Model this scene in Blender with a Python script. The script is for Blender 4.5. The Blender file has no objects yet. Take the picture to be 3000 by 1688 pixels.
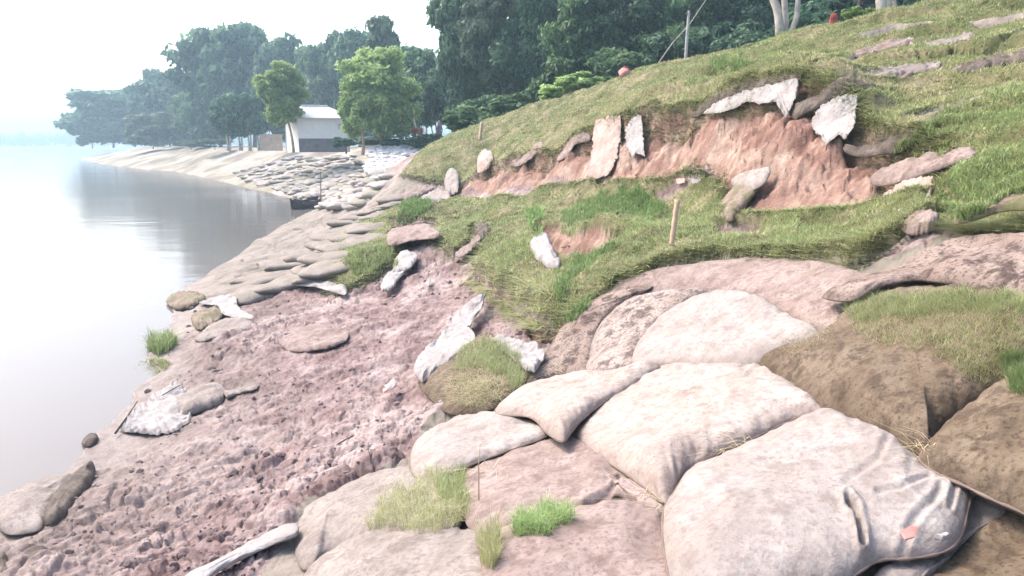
import bpy, math, random
import numpy as np
from mathutils import Vector, Matrix
from mathutils.bvhtree import BVHTree
random.seed(7); RS = np.random.RandomState(11)
sc = bpy.context.scene
COL = sc.collection
R = math.radians
# ------------------------------------------------------------------ camera
CAMZ = 3.0
PITCH = 10.9
cam_d = bpy.data.cameras.new('camera'); cam = bpy.data.objects.new('camera', cam_d); COL.objects.link(cam)
cam_d.lens = 26.0; cam_d.sensor_width = 36.0; cam_d.clip_start = 0.05; cam_d.clip_end = 9000
cam.location = (0, 0, CAMZ); cam.rotation_euler = (R(90 - PITCH), 0, 0)
sc.camera = cam
# ------------------------------------------------------------------ light
SUN_EL, SUN_AZ = 50.0, -62.0        # azimuth measured from +Y towards +X
world = bpy.data.worlds.new('World'); sc.world = world; world.use_nodes = True
wn = world.node_tree; bg = wn.nodes['Background']
sky = wn.nodes.new('ShaderNodeTexSky'); sky.sky_type = 'NISHITA'; sky.sun_disc = False
sky.sun_elevation = R(SUN_EL); sky.sun_rotation = R(SUN_AZ); sky.air_density = 1.0; sky.dust_density = 5.0; sky.ozone_density = 1.0
wn.links.new(sky.outputs[0], bg.inputs[0]); bg.inputs[1].default_value = 0.15
sun_d = bpy.data.lights.new('sun', 'SUN'); sun = bpy.data.objects.new('sun', sun_d); COL.objects.link(sun)
sun_d.energy = 1.05; sun_d.angle = R(12); sun_d.color = (1.0, 0.92, 0.84)
sd = Vector((math.sin(R(SUN_AZ)) * math.cos(R(SUN_EL)), math.cos(R(SUN_AZ)) * math.cos(R(SUN_EL)), math.sin(R(SUN_EL))))
sun.rotation_euler = sd.to_track_quat('Z', 'Y').to_euler()
sc.view_settings.view_transform = 'Standard'; sc.view_settings.look = 'None'; sc.view_settings.gamma = 1.0
sc.view_settings.exposure = 1.72
sc.view_settings.use_curve_mapping = False
sc.cycles.volume_bounces = 1; sc.cycles.max_bounces = 8; sc.cycles.transparent_max_bounces = 12
HAZE = 0.0019
# ------------------------------------------------------------------ numpy noise
def _h(ix, iy, s):
    n = (ix.astype(np.int64) * 374761393 + iy.astype(np.int64) * 668265263 + s * 1442695041) & 0xffffffff
    n = ((n ^ (n >> 13)) * 1274126177) & 0xffffffff
    n = n ^ (n >> 16)
    return (n & 0xffffff) / float(0x1000000)
def vnoise(x, y, s=0):
    x0 = np.floor(x); y0 = np.floor(y); fx = x - x0; fy = y - y0
    fx = fx * fx * fx * (fx * (fx * 6 - 15) + 10); fy = fy * fy * fy * (fy * (fy * 6 - 15) + 10)
    a = _h(x0, y0, s); b = _h(x0 + 1, y0, s); c = _h(x0, y0 + 1, s); d = _h(x0 + 1, y0 + 1, s)
    return (a + (b - a) * fx) * (1 - fy) + (c + (d - c) * fx) * fy
def fbm(x, y, s=0, o=4, g=0.5):
    t = 0; a = 1.0; n = 0
    for k in range(o):
        t = t + a * vnoise(x, y, s + k * 17); n += a; a *= g
        x, y = x * 1.62 + y * 1.18 + 3.1, y * 1.62 - x * 1.18 + 7.7
    return t / n * 2 - 1
def worley(x, y, s=0):
    x0 = np.floor(x); y0 = np.floor(y); f1 = np.full(x.shape, 9.0); f2 = np.full(x.shape, 9.0); idv = np.zeros(x.shape)
    for dx in (-1, 0, 1):
        for dy in (-1, 0, 1):
            cx = x0 + dx; cy = y0 + dy
            px = cx + _h(cx, cy, s); py = cy + _h(cx, cy, s + 5)
            d = np.hypot(px - x, py - y)
            cid = _h(cx, cy, s + 9)
            new = d < f1
            f2 = np.where(new, f1, np.minimum(f2, d)); idv = np.where(new, cid, idv); f1 = np.where(new, d, f1)
    return f1, f2, idv
def sstep(a, b, x):
    t = np.clip((x - a) / (b - a), 0, 1); return t * t * (3 - 2 * t)
# ------------------------------------------------------------------ picture <-> world (2575 px wide measuring grid)
FD = 26.0 / 36.0 * 2575; CXD, CYD = 1287.5, 724.5
CP, SP = math.cos(R(PITCH)), math.sin(R(PITCH))
def ray(px, py):
    px = np.asarray(px, float); py = np.asarray(py, float)
    dx = (px - CXD) / FD; dy = -(py - CYD) / FD
    return dx, CP + dy * SP, dy * CP - SP       # x, y(forward), z(up)
def atr(px, py, r):
    x, y, z = ray(px, py); return np.stack([x * r, y * r, CAMZ + z * r], -1)
def proj(p):
    x, y, z = p[..., 0], p[..., 1], p[..., 2] - CAMZ
    dep = y * CP - z * SP; up = y * SP + z * CP
    dep = np.where(dep < 1e-3, 1e-3, dep)
    return CXD + FD * x / dep, CYD - FD * up / dep
# ------------------------------------------------------------------ terrain control points
K = 1 / 1.165
ctl = []
def cz(px, py, z):      # source-photo pixel + height
    x, y, dz = ray(px * K, py * K); r = (z - CAMZ) / dz; ctl.append((x * r, y * r, z))
def cr(px, py, r):      # pixel of the measuring grid + distance
    p = atr(px, py, r); ctl.append(tuple(p))
for a in [(1500,1688,1.22),(1000,1688,.85),(600,1688,.45),(0,1688,.1),(300,1600,.14),(2000,1688,1.35),(2500,1688,1.42),(3000,1688,1.5),
          (870,1600,.62),(1250,1380,.8),(1600,1300,1.02),(2000,1300,1.3),(2400,1300,1.5),(3000,1350,1.7),
          (1250,1200,.66),(1700,1100,1.02),(2200,1000,1.58),(2600,1000,1.85),(3000,1000,2.05),
          (2200,880,1.75),(2200,790,1.88),(2600,820,2.1),(3000,720,2.4),(1900,850,1.6),(1700,830,1.35),
          (1500,900,1.05),(1500,770,1.3),(1500,700,1.5),(1500,630,1.7),(1750,700,1.75),(1950,700,1.95),(2300,720,2.05),(2600,680,2.3),
          (1300,900,.8),(1200,950,.7),(1350,830,.9),(1100,830,.65),(900,860,.42),(800,950,.35),(1000,1000,.5),(1200,1100,.6),
          (800,1100,.32),(600,1150,.18),(1000,1200,.46),(600,1300,.16),(800,1350,.3),(400,1300,.04),(600,1500,.25),(800,1500,.42),
          (1000,700,.6),(900,740,.35),(1100,640,.9),(1250,600,1.5),(1250,720,1.15),(1100,580,1.2),(1050,780,.8),(1000,640,.55),
          (1000,585,.55),(1000,560,.95),(1050,530,1.4),(1000,480,2.0),(900,520,1.0),(900,460,2.3),(700,500,.9),(700,450,2.4),
          (500,465,1.5),(400,450,1.8),(560,450,2.3)]:
    cz(*a)
# water line
SHORE = [(232,468),(240,470),(300,482),(400,492),(500,502),(600,518),(700,545),(800,567),(870,583),(930,600),(938,611),(870,642),(815,668),(760,700),(680,760),(600,810),(545,845),(490,885),(505,950),(430,1040),(470,1090),(400,1140),(370,1190),(290,1270),(240,1330),(170,1400),(60,1440),(0,1470),(-150,1560)]
for p in SHORE: cz(p[0], p[1], 0.0)
for p in [(300,505),(400,515),(500,528),(600,546),(700,572),(790,592),(850,605),(895,614),(905,625),(860,636),(800,655),(740,695),(660,750),(580,800)]: cz(p[0], p[1], -.35)
TOP = [(1210,415,21.5),(1280,402,19.8),(1350,385,18.2),(1440,350,16.6),(1510,320,15.4),(1580,295,14.3),(1640,292,13.6),(1700,285,12.9),(1790,252,11.8),(1850,230,11.1),(1900,215,10.6),(1950,210,10.1),(2000,210,9.7),(2050,230,9.35),(2100,240,9.0),(2140,290,8.6),(2170,330,8.2),(2260,370,7.5),(2350,400,7.0)]
BOT = [(1160,495,22),(1205,498,20.3),(1250,500,19),(1350,485,17.2),(1440,470,15.5),(1520,470,14.2),(1600,470,13),(1700,458,12),(1800,465,10.8),(1825,515,9.8),(1850,555,9),(1920,555,8.6),(2000,552,8.2),(2070,550,7.75),(2150,545,7.3),(2250,520,6.8),(2320,495,6.5)]
for t in TOP + BOT: cr(*t)
# grassy slope between the scarp lip and the crest, then the crest itself
for a in [(2575,600,4.6),(2575,390,6.0),(2450,460,5.9),(2575,170,8.2),(2300,280,8.6),(2250,200,9.6),(2575,0,11),(2400,100,10.4),(2100,170,11),(1900,170,12.6),(1700,225,15.5),(1550,262,18.2),(1400,300,21.5)]:
    cr(*a)
CREST = [(2620,-60,12.4),(2318,2,12.8),(2150,48,13.9),(1974,94,15.2),(1850,122,17.2),(1717,150,19.3),(1620,172,21),(1545,197,22.6),(1373,250,25.6),(1201,312,28.4),(1085,358,31),(1040,395,28),(1008,432,25.5)]
for a in CREST: cr(*a)
cr(2088, 155, 16.5); cr(2152, 168, 17.6); cr(2000, 165, 18); cr(2300, 120, 16)
for (x, y, z) in [(9,9,5.4),(12,14,5.3),(9,20,5.1),(12,5,5.4),(6,3,4.1),(7,26,4.7),(3,32,4.2),(-2,41,2.85),(2,46,2.9),(0,60,2.9),(12,44,3.0),(30,30,4.6),(40,5,5.2),(30,-10,5.2),(20,80,2.9),(60,150,2.9),(-30,80,2.9),(-8,70,2.9),(-20,110,2.9),
                  (-6,44,2.6),(-11,52,2.85),(-20,60,2.9),(-22,75,3.0),(-40,92,2.9),(-52,105,2.85),(-60,130,2.85),(-85,150,2.8),(-60,250,3),(-100,200,3),(0,250,3),(-112,178,1.8),(-135,190,-1.5),(-112,150,-1.6),(-90,118,-1.6),(-160,230,-2),
                  (-1.5,.2,1.0),(1.5,.2,1.4),(3.2,1,2.2),(3.6,-1,2.2),(0,-2,1.2),(-3,-2,.1),(-6,-2,-.8),(-3.2,1.5,.02),(5.5,0,3.3),
                  (-6,3,-.6),(-8,7,-.8),(-9,11,-1),(-11,17,-1.1),(-14,27,-1.2),(-25,36,-1.4),(-40,50,-1.6),(-70,80,-1.6),(-20,0,-2),(-30,20,-2.2),(-100,60,-2.5),(-130,120,-2.4),(-200,200,-2.5),(-200,30,-2.5)]:
    ctl.append((x, y, z))
ctl = np.array(ctl)
def wu(x, y): return np.arctan2(x, y), np.log(np.hypot(x, y) + 0.25)
cu, cv = wu(ctl[:, 0], ctl[:, 1])
def kern(d): return -np.sqrt(d * d + 0.03 ** 2)
n = len(ctl)
A = kern(np.hypot(cu[:, None] - cu[None], cv[:, None] - cv[None])) + np.eye(n) * 0.004
P = np.stack([np.ones(n), cu, cv], 1)
M = np.block([[A, P], [P.T, np.zeros((3, 3))]])
wts = np.linalg.solve(M, np.concatenate([ctl[:, 2], np.zeros(3)]))
def rbf(u, v):
    out = wts[n] + wts[n + 1] * u + wts[n + 2] * v
    for i in range(n):
        out = out + wts[i] * kern(np.hypot(u - cu[i], v - cv[i]))
    return out
# coarse cache of the smooth ground for look-ups
GU = np.linspace(R(-150), R(150), 420); GV = np.linspace(math.log(0.35), math.log(260), 420)
GZ = rbf(*np.meshgrid(GU, GV, indexing='ij'))
def ground(x, y):
    u, v = wu(x, y)
    a = np.clip((u - GU[0]) / (GU[1] - GU[0]), 0, 418.999); b = np.clip((v - GV[0]) / (GV[1] - GV[0]), 0, 418.999)
    i = a.astype(int); j = b.astype(int); fa = a - i; fb = b - j
    return (GZ[i, j] * (1 - fa) + GZ[i + 1, j] * fa) * (1 - fb) + (GZ[i, j + 1] * (1 - fa) + GZ[i + 1, j + 1] * fa) * fb
RR = np.exp(np.linspace(math.log(1.0), math.log(240), 260))
def hit(px, py, lift=0.0):
    """where the sight line of a pixel first meets the smooth ground raised by lift"""
    px = np.atleast_1d(np.asarray(px, float)); py = np.atleast_1d(np.asarray(py, float)); lift = np.broadcast_to(lift, px.shape)
    x, y, z = ray(px, py)
    lo = np.full(px.shape, RR[0]); hi = np.full(px.shape, RR[-1]); found = np.zeros(px.shape, bool); prev = RR[0]
    for r in RR[1:]:
        below = (CAMZ + z * r) < ground(x * r, y * r) + lift
        new = below & ~found
        lo = np.where(new, prev, lo); hi = np.where(new, r, hi); found |= new; prev = r
    for _ in range(14):
        m = (lo + hi) / 2; b = (CAMZ + z * m) < ground(x * m, y * m) + lift
        hi = np.where(b, m, hi); lo = np.where(b, lo, m)
    r = (lo + hi) / 2
    return np.stack([x * r, y * r, CAMZ + z * r], -1)
def poly_world(pts):
    a = np.array(pts, float); return hit(a[:, 0], a[:, 1])[:, :2]
def sdist(x, y, poly):
    """signed distance to a world polygon, positive inside"""
    d = np.full(x.shape, 1e9); ins = np.zeros(x.shape, bool); m = len(poly)
    for i in range(m):
        ax, ay = poly[i]; bx, by = poly[(i + 1) % m]
        ex, ey = bx - ax, by - ay; L = ex * ex + ey * ey + 1e-12
        t = np.clip(((x - ax) * ex + (y - ay) * ey) / L, 0, 1)
        d = np.minimum(d, np.hypot(x - ax - t * ex, y - ay - t * ey))
        c = ((ay > y) != (by > y)) & (x < (bx - ax) * (y - ay) / (by - ay + 1e-15) + ax)
        ins ^= c
    return np.where(ins, d, -d)
# ------------------------------------------------------------------ object helpers
def tag(o, label=None, cat=None, group=None, kind=None):
    if label: o['label'] = label
    if cat: o['category'] = cat
    if group: o['group'] = group
    if kind: o['kind'] = kind
    return o
def mesh(name, V, F, mat=None, parent=None, smooth=True, col=None, loc=None):
    """V (n,3) array, F (m,k) array of equal polygons"""
    V = np.asarray(V, np.float32); F = np.asarray(F, np.int32)
    if loc is not None: V = V - np.asarray(loc, np.float32)
    me = bpy.data.meshes.new(name); k = F.shape[1]
    me.vertices.add(len(V)); me.vertices.foreach_set('co', V.ravel())
    me.loops.add(F.size); me.loops.foreach_set('vertex_index', F.ravel())
    me.polygons.add(len(F)); me.polygons.foreach_set('loop_start', np.arange(0, F.size, k, dtype=np.int32))
    me.polygons.foreach_set('loop_total', np.full(len(F), k, np.int32))
    me.polygons.foreach_set('use_smooth', np.full(len(F), smooth, bool))
    me.update(calc_edges=True)
    if col is not None:
        ca = me.color_attributes.new('tint', 'FLOAT_COLOR', 'POINT')
        c4 = np.ones((len(V), 4), np.float32); c4[:, :3] = col; ca.data.foreach_set('color', c4.ravel())
    if mat: me.materials.append(mat)
    o = bpy.data.objects.new(name, me); COL.objects.link(o)
    if parent is not None:
        o.parent = parent
    elif loc is not None: o.location = loc
    return o
def empty(name, loc, label=None, cat=None, group=None):
    o = bpy.data.objects.new(name, None); COL.objects.link(o); o.location = loc; o.empty_display_size = 0.2
    return tag(o, label, cat, group)
def copy_thing(o, parent=None):
    c = o.copy(); COL.objects.link(c)
    if parent is not None: c.parent = parent
    for ch in list(o.children): copy_thing(ch, c)
    return c
class MB:
    """collects simple shapes into one mesh"""
    def __init__(s): s.v = []; s.f = []
    def add(s, v, f):
        b = len(s.v); s.v += [tuple(q) for q in v]; s.f += [tuple(i + b for i in g) for g in f]
    def box(s, c, d, rz=0, rot=None):
        m = rot or Matrix.Rotation(rz, 3, 'Z'); c = Vector(c)
        v = [c + m @ Vector((sx * d[0] / 2, sy * d[1] / 2, sz * d[2] / 2)) for sx in (-1, 1) for sy in (-1, 1) for sz in (-1, 1)]
        s.add(v, [(0,1,3,2),(4,6,7,5),(0,4,5,1),(2,3,7,6),(0,2,6,4),(1,5,7,3)])
    def tube(s, pts, rad, k=8, cap=True):
        pts = [Vector(p) for p in pts]; rad = rad if hasattr(rad, '__len__') else [rad] * len(pts); rings = []
        for i, p in enumerate(pts):
            d = (pts[min(i + 1, len(pts) - 1)] - pts[max(i - 1, 0)]).normalized()
            a = d.orthogonal().normalized() if i == 0 else (rings[-1][1] - d * rings[-1][1].dot(d)).normalized()
            rings.append((p, a, d.cross(a)))
        v = []
        for (p, a, b), r in zip(rings, rad):
            for j in range(k):
                t = 2 * math.pi * j / k; v.append(p + a * math.cos(t) * r + b * math.sin(t) * r)
        f = [(i * k + j, i * k + (j + 1) % k, (i + 1) * k + (j + 1) % k, (i + 1) * k + j) for i in range(len(pts) - 1) for j in range(k)]
        if cap: f += [tuple(range(k - 1, -1, -1)), tuple((len(pts) - 1) * k + j for j in range(k))]
        s.add(v, f)
    def ball(s, c, r, nu=10, nv=7, rot=None):
        r = r if hasattr(r, '__len__') else (r, r, r); v = []; c = Vector(c); m = rot or Matrix.Identity(3)
        for i in range(nv + 1):
            t = math.pi * i / nv
            for j in range(nu):
                a = 2 * math.pi * j / nu
                v.append(c + m @ Vector((r[0] * math.sin(t) * math.cos(a), r[1] * math.sin(t) * math.sin(a), r[2] * math.cos(t))))
        s.add(v, [(i * nu + j, (i + 1) * nu + j, (i + 1) * nu + (j + 1) % nu, i * nu + (j + 1) % nu) for i in range(nv) for j in range(nu)])
    def build(s, name, mat, parent=None, smooth=False):
        me = bpy.data.meshes.new(name); me.from_pydata([tuple(q) for q in s.v], [], s.f); me.update()
        if smooth: me.polygons.foreach_set('use_smooth', [True] * len(me.polygons))
        if mat: me.materials.append(mat)
        o = bpy.data.objects.new(name, me); COL.objects.link(o)
        if parent is not None: o.parent = parent
        return o
# ------------------------------------------------------------------ materials
class NT:
    def __init__(s, name):
        s.m = bpy.data.materials.new(name); s.m.use_nodes = True; s.t = s.m.node_tree; s.b = s.t.nodes['Principled BSDF']
        s.b.inputs['Roughness'].default_value = 0.9; s.b.inputs['Specular IOR Level'].default_value = 0.25
    def n(s, typ, **kw):
        q = s.t.nodes.new(typ)
        for k, v in kw.items():
            if k in q.inputs: q.inputs[k].default_value = v
            else: setattr(q, k, v)
        return q
    def l(s, a, b): s.t.links.new(a, b)
    def coord(s, which='Object', scale=(1, 1, 1), rot=(0, 0, 0)):
        tc = s.n('ShaderNodeTexCoord'); mp = s.n('ShaderNodeMapping'); mp.inputs['Scale'].default_value = scale; mp.inputs['Rotation'].default_value = rot
        s.l(tc.outputs[which], mp.inputs[0]); return mp.outputs[0]
    def noise(s, co, scale, det=5, rough=.55, dist=0.0):
        q = s.n('ShaderNodeTexNoise'); q.inputs['Scale'].default_value = scale; q.inputs['Detail'].default_value = det
        q.inputs['Roughness'].default_value = rough; q.inputs['Distortion'].default_value = dist; s.l(co, q.inputs['Vector']); return q.outputs['Fac']
    def ramp(s, fac, stops):
        q = s.n('ShaderNodeValToRGB'); e = q.color_ramp.elements
        while len(e) < len(stops): e.new(.5)
        for i, (p, c) in enumerate(stops): e[i].position = p; e[i].color = (*c, 1) if hasattr(c, '__len__') else (c, c, c, 1)
        s.l(fac, q.inputs[0]); return q.outputs[0]
    def mix(s, fac, a, b, mode='MIX'):
        q = s.n('ShaderNodeMix', data_type='RGBA', blend_type=mode)
        for i, v in ((0, fac), (6, a), (7, b)):
            if isinstance(v, (int, float)): q.inputs[i].default_value = v
            elif isinstance(v, tuple): q.inputs[i].default_value = (*v, 1)
            else: s.l(v, q.inputs[i])
        return q.outputs[2]
    def bump(s, h, strength=.5, dist=.02, nrm=None):
        q = s.n('ShaderNodeBump'); q.inputs['Strength'].default_value = strength; q.inputs['Distance'].default_value = dist
        s.l(h, q.inputs['Height'])
        if nrm is not None: s.l(nrm, q.inputs['Normal'])
        s.l(q.outputs[0], s.b.inputs['Normal']); return q.outputs[0]
    def col(s, c): s.l(c, s.b.inputs['Base Color'])
def plain(name, c, rough=.85, bumpy=0.0, var=.25, sc_=8):
    q = NT(name); co = q.coord(); f = q.noise(co, sc_, 5)
    q.col(q.ramp(f, [(.3, tuple(v * (1 - var) for v in c)), (.7, tuple(min(1, v * (1 + var)) for v in c))])); q.b.inputs['Roughness'].default_value = rough
    if bumpy: q.bump(q.noise(co, sc_ * 4, 4), bumpy, .02)
    return q.m
# ------------------------------------------------------------------ ground materials
def mat_mud():
    q = NT('mud'); co = q.coord()
    a = q.noise(co, 1.1, 6, .6, .4); b = q.noise(co, 9, 8, .7); c = q.noise(co, 38, 5, .6)
    base = q.ramp(a, [(.38, (.15, .10, .095)), (.5, (.23, .17, .162)), (.62, (.33, .27, .255))])
    base = q.mix(.75, base, q.ramp(b, [(.38, (.42, .36, .36)), (.56, (1.12, 1.12, 1.12))]), 'MULTIPLY')
    g = q.n('ShaderNodeNewGeometry'); sx = q.n('ShaderNodeSeparateXYZ'); q.l(g.outputs['Position'], sx.inputs[0])
    mr = q.n('ShaderNodeMapRange'); q.l(sx.outputs[2], mr.inputs[0])
    for i, v in ((1, .05), (2, .42), (3, 1.0), (4, 0.0)): mr.inputs[i].default_value = v
    wet = q.mix(mr.outputs[0], base, q.mix(.7, base, q.ramp(b, [(.3, (.14, .115, .10)), (.7, (.24, .205, .185))])))
    q.col(wet)
    rr = q.n('ShaderNodeMapRange'); q.l(sx.outputs[2], rr.inputs[0])
    for i, v in ((1, .0), (2, .2), (3, .42), (4, .88)): rr.inputs[i].default_value = v
    q.l(rr.outputs[0], q.b.inputs['Roughness'])
    n1 = q.bump(b, .6, .04); q.bump(c, .6, .015, n1)
    return q.m
def mat_turf():
    q = NT('turf'); co = q.coord(); a = q.noise(co, 1.6, 5, .6); b = q.noise(co, 14, 6, .7)
    base = q.ramp(a, [(.38, (.07, .08, .03)), (.5, (.13, .125, .06)), (.62, (.22, .19, .12))])
    q.col(q.mix(.7, base, q.ramp(b, [(.3, (.5, .5, .45)), (.65, (1.15, 1.15, 1.1))]), 'MULTIPLY'))
    q.bump(b, .8, .03); return q.m
def mat_scarp():
    q = NT('scarp_soil'); co = q.coord(); a = q.noise(co, 1.3, 6, .6, .6); b = q.noise(co, 8, 7, .7); c = q.noise(co, 40, 4, .6)
    st = q.noise(q.coord('Object', (3.2, 3.2, .7)), 2.2, 6, .65)
    base = q.ramp(a, [(.36, (.195, .108, .085)), (.5, (.275, .175, .142)), (.62, (.36, .265, .22))])
    base = q.mix(.55, base, q.ramp(b, [(.3, (.5, .44, .42)), (.6, (1.12, 1.12, 1.12))]), 'MULTIPLY')
    q.col(q.mix(.75, base, q.ramp(st, [(.35, (.6, .55, .52)), (.62, (1.2, 1.22, 1.2))]), 'MULTIPLY'))
    n1 = q.bump(b, .8, .06); q.bump(c, .5, .015, n1); return q.m
def mat_far():
    q = NT('silty_bank'); co = q.coord(); a = q.noise(q.coord('Object', (1, .5, 1)), .28, 5, .6); b = q.noise(q.coord('Object', (1, 1.6, 3)), 1.6, 6, .7)
    base = q.ramp(a, [(.4, (.17, .14, .125)), (.5, (.25, .235, .17)), (.6, (.36, .31, .285))])
    q.col(q.mix(.5, base, q.ramp(b, [(.35, (.62, .58, .52)), (.6, (1.15, 1.15, 1.15))]), 'MULTIPLY'))
    q.bump(b, .6, .15); return q.m
def mat_silt():
    q = NT('grey_silt'); co = q.coord(); a = q.noise(co, .9, 5, .6); b = q.noise(co, 6, 7, .7)
    base = q.ramp(a, [(.35, (.17, .155, .125)), (.5, (.23, .20, .175)), (.68, (.29, .24, .22))])
    q.col(q.mix(.5, base, q.ramp(b, [(.35, (.6, .57, .55)), (.6, (1.12, 1.12, 1.12))]), 'MULTIPLY'))
    q.bump(b, .7, .06); return q.m
M_MUD, M_TURF, M_SCARP, M_FAR, M_SILT = mat_mud(), mat_turf(), mat_scarp(), mat_far(), mat_silt()
# ------------------------------------------------------------------ ground regions (world polygons)
tw = np.array([atr(*t)[:2] for t in TOP]); bw = np.array([atr(*t)[:2] for t in BOT]); cw = np.array([atr(*t)[:2] for t in CREST])
P_SCARP = np.concatenate([poly_world([(1150, 478)]), tw, poly_world([(2385, 425), (2390, 470), (2350, 500)]), bw[::-1]])
P_UP = np.concatenate([poly_world([(1010, 440), (1070, 455), (1130, 462)]), tw, poly_world([(2385, 425), (2345, 500), (2250, 560), (2360, 578), (2450, 572), (2570, 566)]),
                       np.array([(3.6, 3.6), (9, 1), (30, 4), (30, 40), (3, 44)]), np.array([(-1.5, 33), (-3.2, 30.5)]), cw[-2:]])
P_BENCH = poly_world([(985,535),(1040,512),(1160,502),(1250,505),(1350,490),(1440,470),(1500,472),(1600,462),(1700,450),(1800,465),(1825,520),(1850,560),(2000,560),(2150,552),(2250,528),(2330,500),(2370,560),
    (2290,590),(2250,620),(2150,672),(2000,665),(1780,670),(1650,690),(1560,730),(1500,780),(1440,830),(1400,828),(1350,806),(1290,775),(1225,735),(1195,700),(1205,640),(1222,600),(1195,580),(1180,615),(1140,650),(1105,625),
    (1098,568),(985,560),(975,612),(1015,632),(985,672),(950,705),(870,742),(822,700),(826,640),(870,600),(915,565)])
P_PIT = poly_world([(1350,578),(1400,585),(1440,615),(1540,618),(1585,640),(1520,692),(1430,698),(1375,680),(1340,640)])
P_GAPS = [poly_world(g) for g in ([(1790,585),(1900,590),(1905,625),(1800,622)], [(2005,590),(2130,582),(2150,600),(2010,612)], [(1620,575),(1670,572),(1668,592),(1628,595)],
          [(1640,505),(1700,470),(1760,478),(1690,512)], [(1350,590),(1378,585),(1400,640),(1345,640)], [(2400,172),(2480,150),(2590,128),(2600,150),(2500,176),(2430,186)], [(2150,182),(2260,165),(2360,156),(2372,176),(2240,194),(2160,200)], [(2060,150),(2150,125),(2290,100),(2300,110),(2160,140),(2080,160)], [(2310,108),(2430,88),(2450,100),(2330,120)], [(2130,95),(2250,62),(2330,52),(2335,60),(2200,92)], [(2430,60),(2560,35),(2580,48),(2450,72)], [(2280,310),(2350,280),(2460,250),(2470,262),(2360,300),(2300,325)], [(2350,355),(2450,335),(2460,345),(2370,368)])]
P_HOLE = poly_world([(2290,476),(2345,440),(2400,412),(2418,428),(2375,478),(2330,498)])
P_HOLE3 = poly_world([(1335,822),(1375,838),(1412,826),(1428,832),(1415,862),(1375,862),(1340,850)])
P_HOLE2 = poly_world([(2090,352),(2112,332),(2150,330),(2260,360),(2240,385),(2130,372)])
P_SILT = poly_world([(1000,445),(1060,462),(1140,480),(1150,500),(1040,512),(985,540),(920,565),(870,600),(826,640),(815,690),(760,720),(640,740),(520,740),(500,700),(640,620),(760,560),(830,530),(940,480)])
# ------------------------------------------------------------------ ground sheet
th = np.concatenate([np.linspace(-115, -38, 46)[:-1], np.linspace(-38, 38, 1000), np.linspace(38, 115, 46)[1:]]) * math.pi / 180
rho = np.concatenate([np.exp(np.linspace(math.log(.6), math.log(2.3), 16))[:-1], np.exp(np.linspace(math.log(2.3), math.log(30), 640)), np.exp(np.linspace(math.log(30), math.log(250), 90))[1:]])
TH, RO = np.meshgrid(th, rho, indexing='ij')
gx = RO * np.sin(TH); gy = RO * np.cos(TH)
gz = ground(gx, gy)
wx = gx + .10 * fbm(gx * 2.2, gy * 2.2, 31, 4) + .016 * fbm(gx * 14, gy * 14, 37, 2); wy = gy + .10 * fbm(gx * 2.2, gy * 2.2, 41, 4) + .016 * fbm(gx * 14, gy * 14, 47, 2)
d_sc = sdist(wx, wy, P_SCARP); d_up = sdist(wx, wy, P_UP); d_be = sdist(wx, wy, P_BENCH); d_pit = sdist(wx, wy, P_PIT); d_si = sdist(wx, wy, P_SILT)
d_gap = np.max([sdist(wx, wy, g) for g in P_GAPS], 0)
cka, ckb, _ = worley(wx / 1.25 + .25 * fbm(gx * 2.5, gy * 2.5, 111, 3), wy / 1.5, 112)
crk = (1 - sstep(.0, .055, ckb - cka)) * sstep(-.15, .1, fbm(gx * .9, gy * .9, 113, 3)) * (RO < 24)
cka, ckb, _ = worley((wx * .95 - wy * .25) / .75 + .2 * fbm(gx * 2, gy * 2, 114, 3), (wx * .25 + wy * .95) / 2.6, 115)
crk2 = (1 - sstep(.0, .07, ckb - cka)) * sstep(-.2, .1, fbm(gx * .7, gy * .7, 116, 3)) * (RO < 13)
d_gr = np.maximum(d_up, d_be); d_gr = np.minimum(d_gr, -d_pit); d_gr = np.minimum(d_gr, -d_gap); d_hole = np.maximum(sdist(wx, wy, P_HOLE), sdist(wx, wy, P_HOLE2)); d_hole = np.maximum(d_hole, sdist(wx, wy, P_HOLE3)); d_gr = np.minimum(d_gr, -d_hole)
d_top = np.full(gx.shape, 9.0)
for i in range(len(tw) - 1):
    e = tw[i + 1] - tw[i]; t = np.clip(((wx - tw[i][0]) * e[0] + (wy - tw[i][1]) * e[1]) / (e @ e), 0, 1); d_top = np.minimum(d_top, np.hypot(wx - tw[i][0] - t * e[0], wy - tw[i][1] - t * e[1]))
is_gr = d_gr > 0
far = (RO > 30) & (TH < R(-4)) & (d_gr <= 0)
cls = np.zeros(gx.shape, int); cls[far] = 3; cls[(d_si > 0) & ~far] = 4; cls[d_sc > 0] = 2; cls[is_gr] = 1
cls[(d_pit > 0) | (d_hole > 0)] = 2; cls[(d_gap > 0) & (d_up > 0) & (d_sc < 0)] = 4; cls[(cls == 0) & (TH < R(-9)) & (RO > 17)] = 4
cls[(RO > 30) & (TH >= R(-4))] = 1
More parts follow.
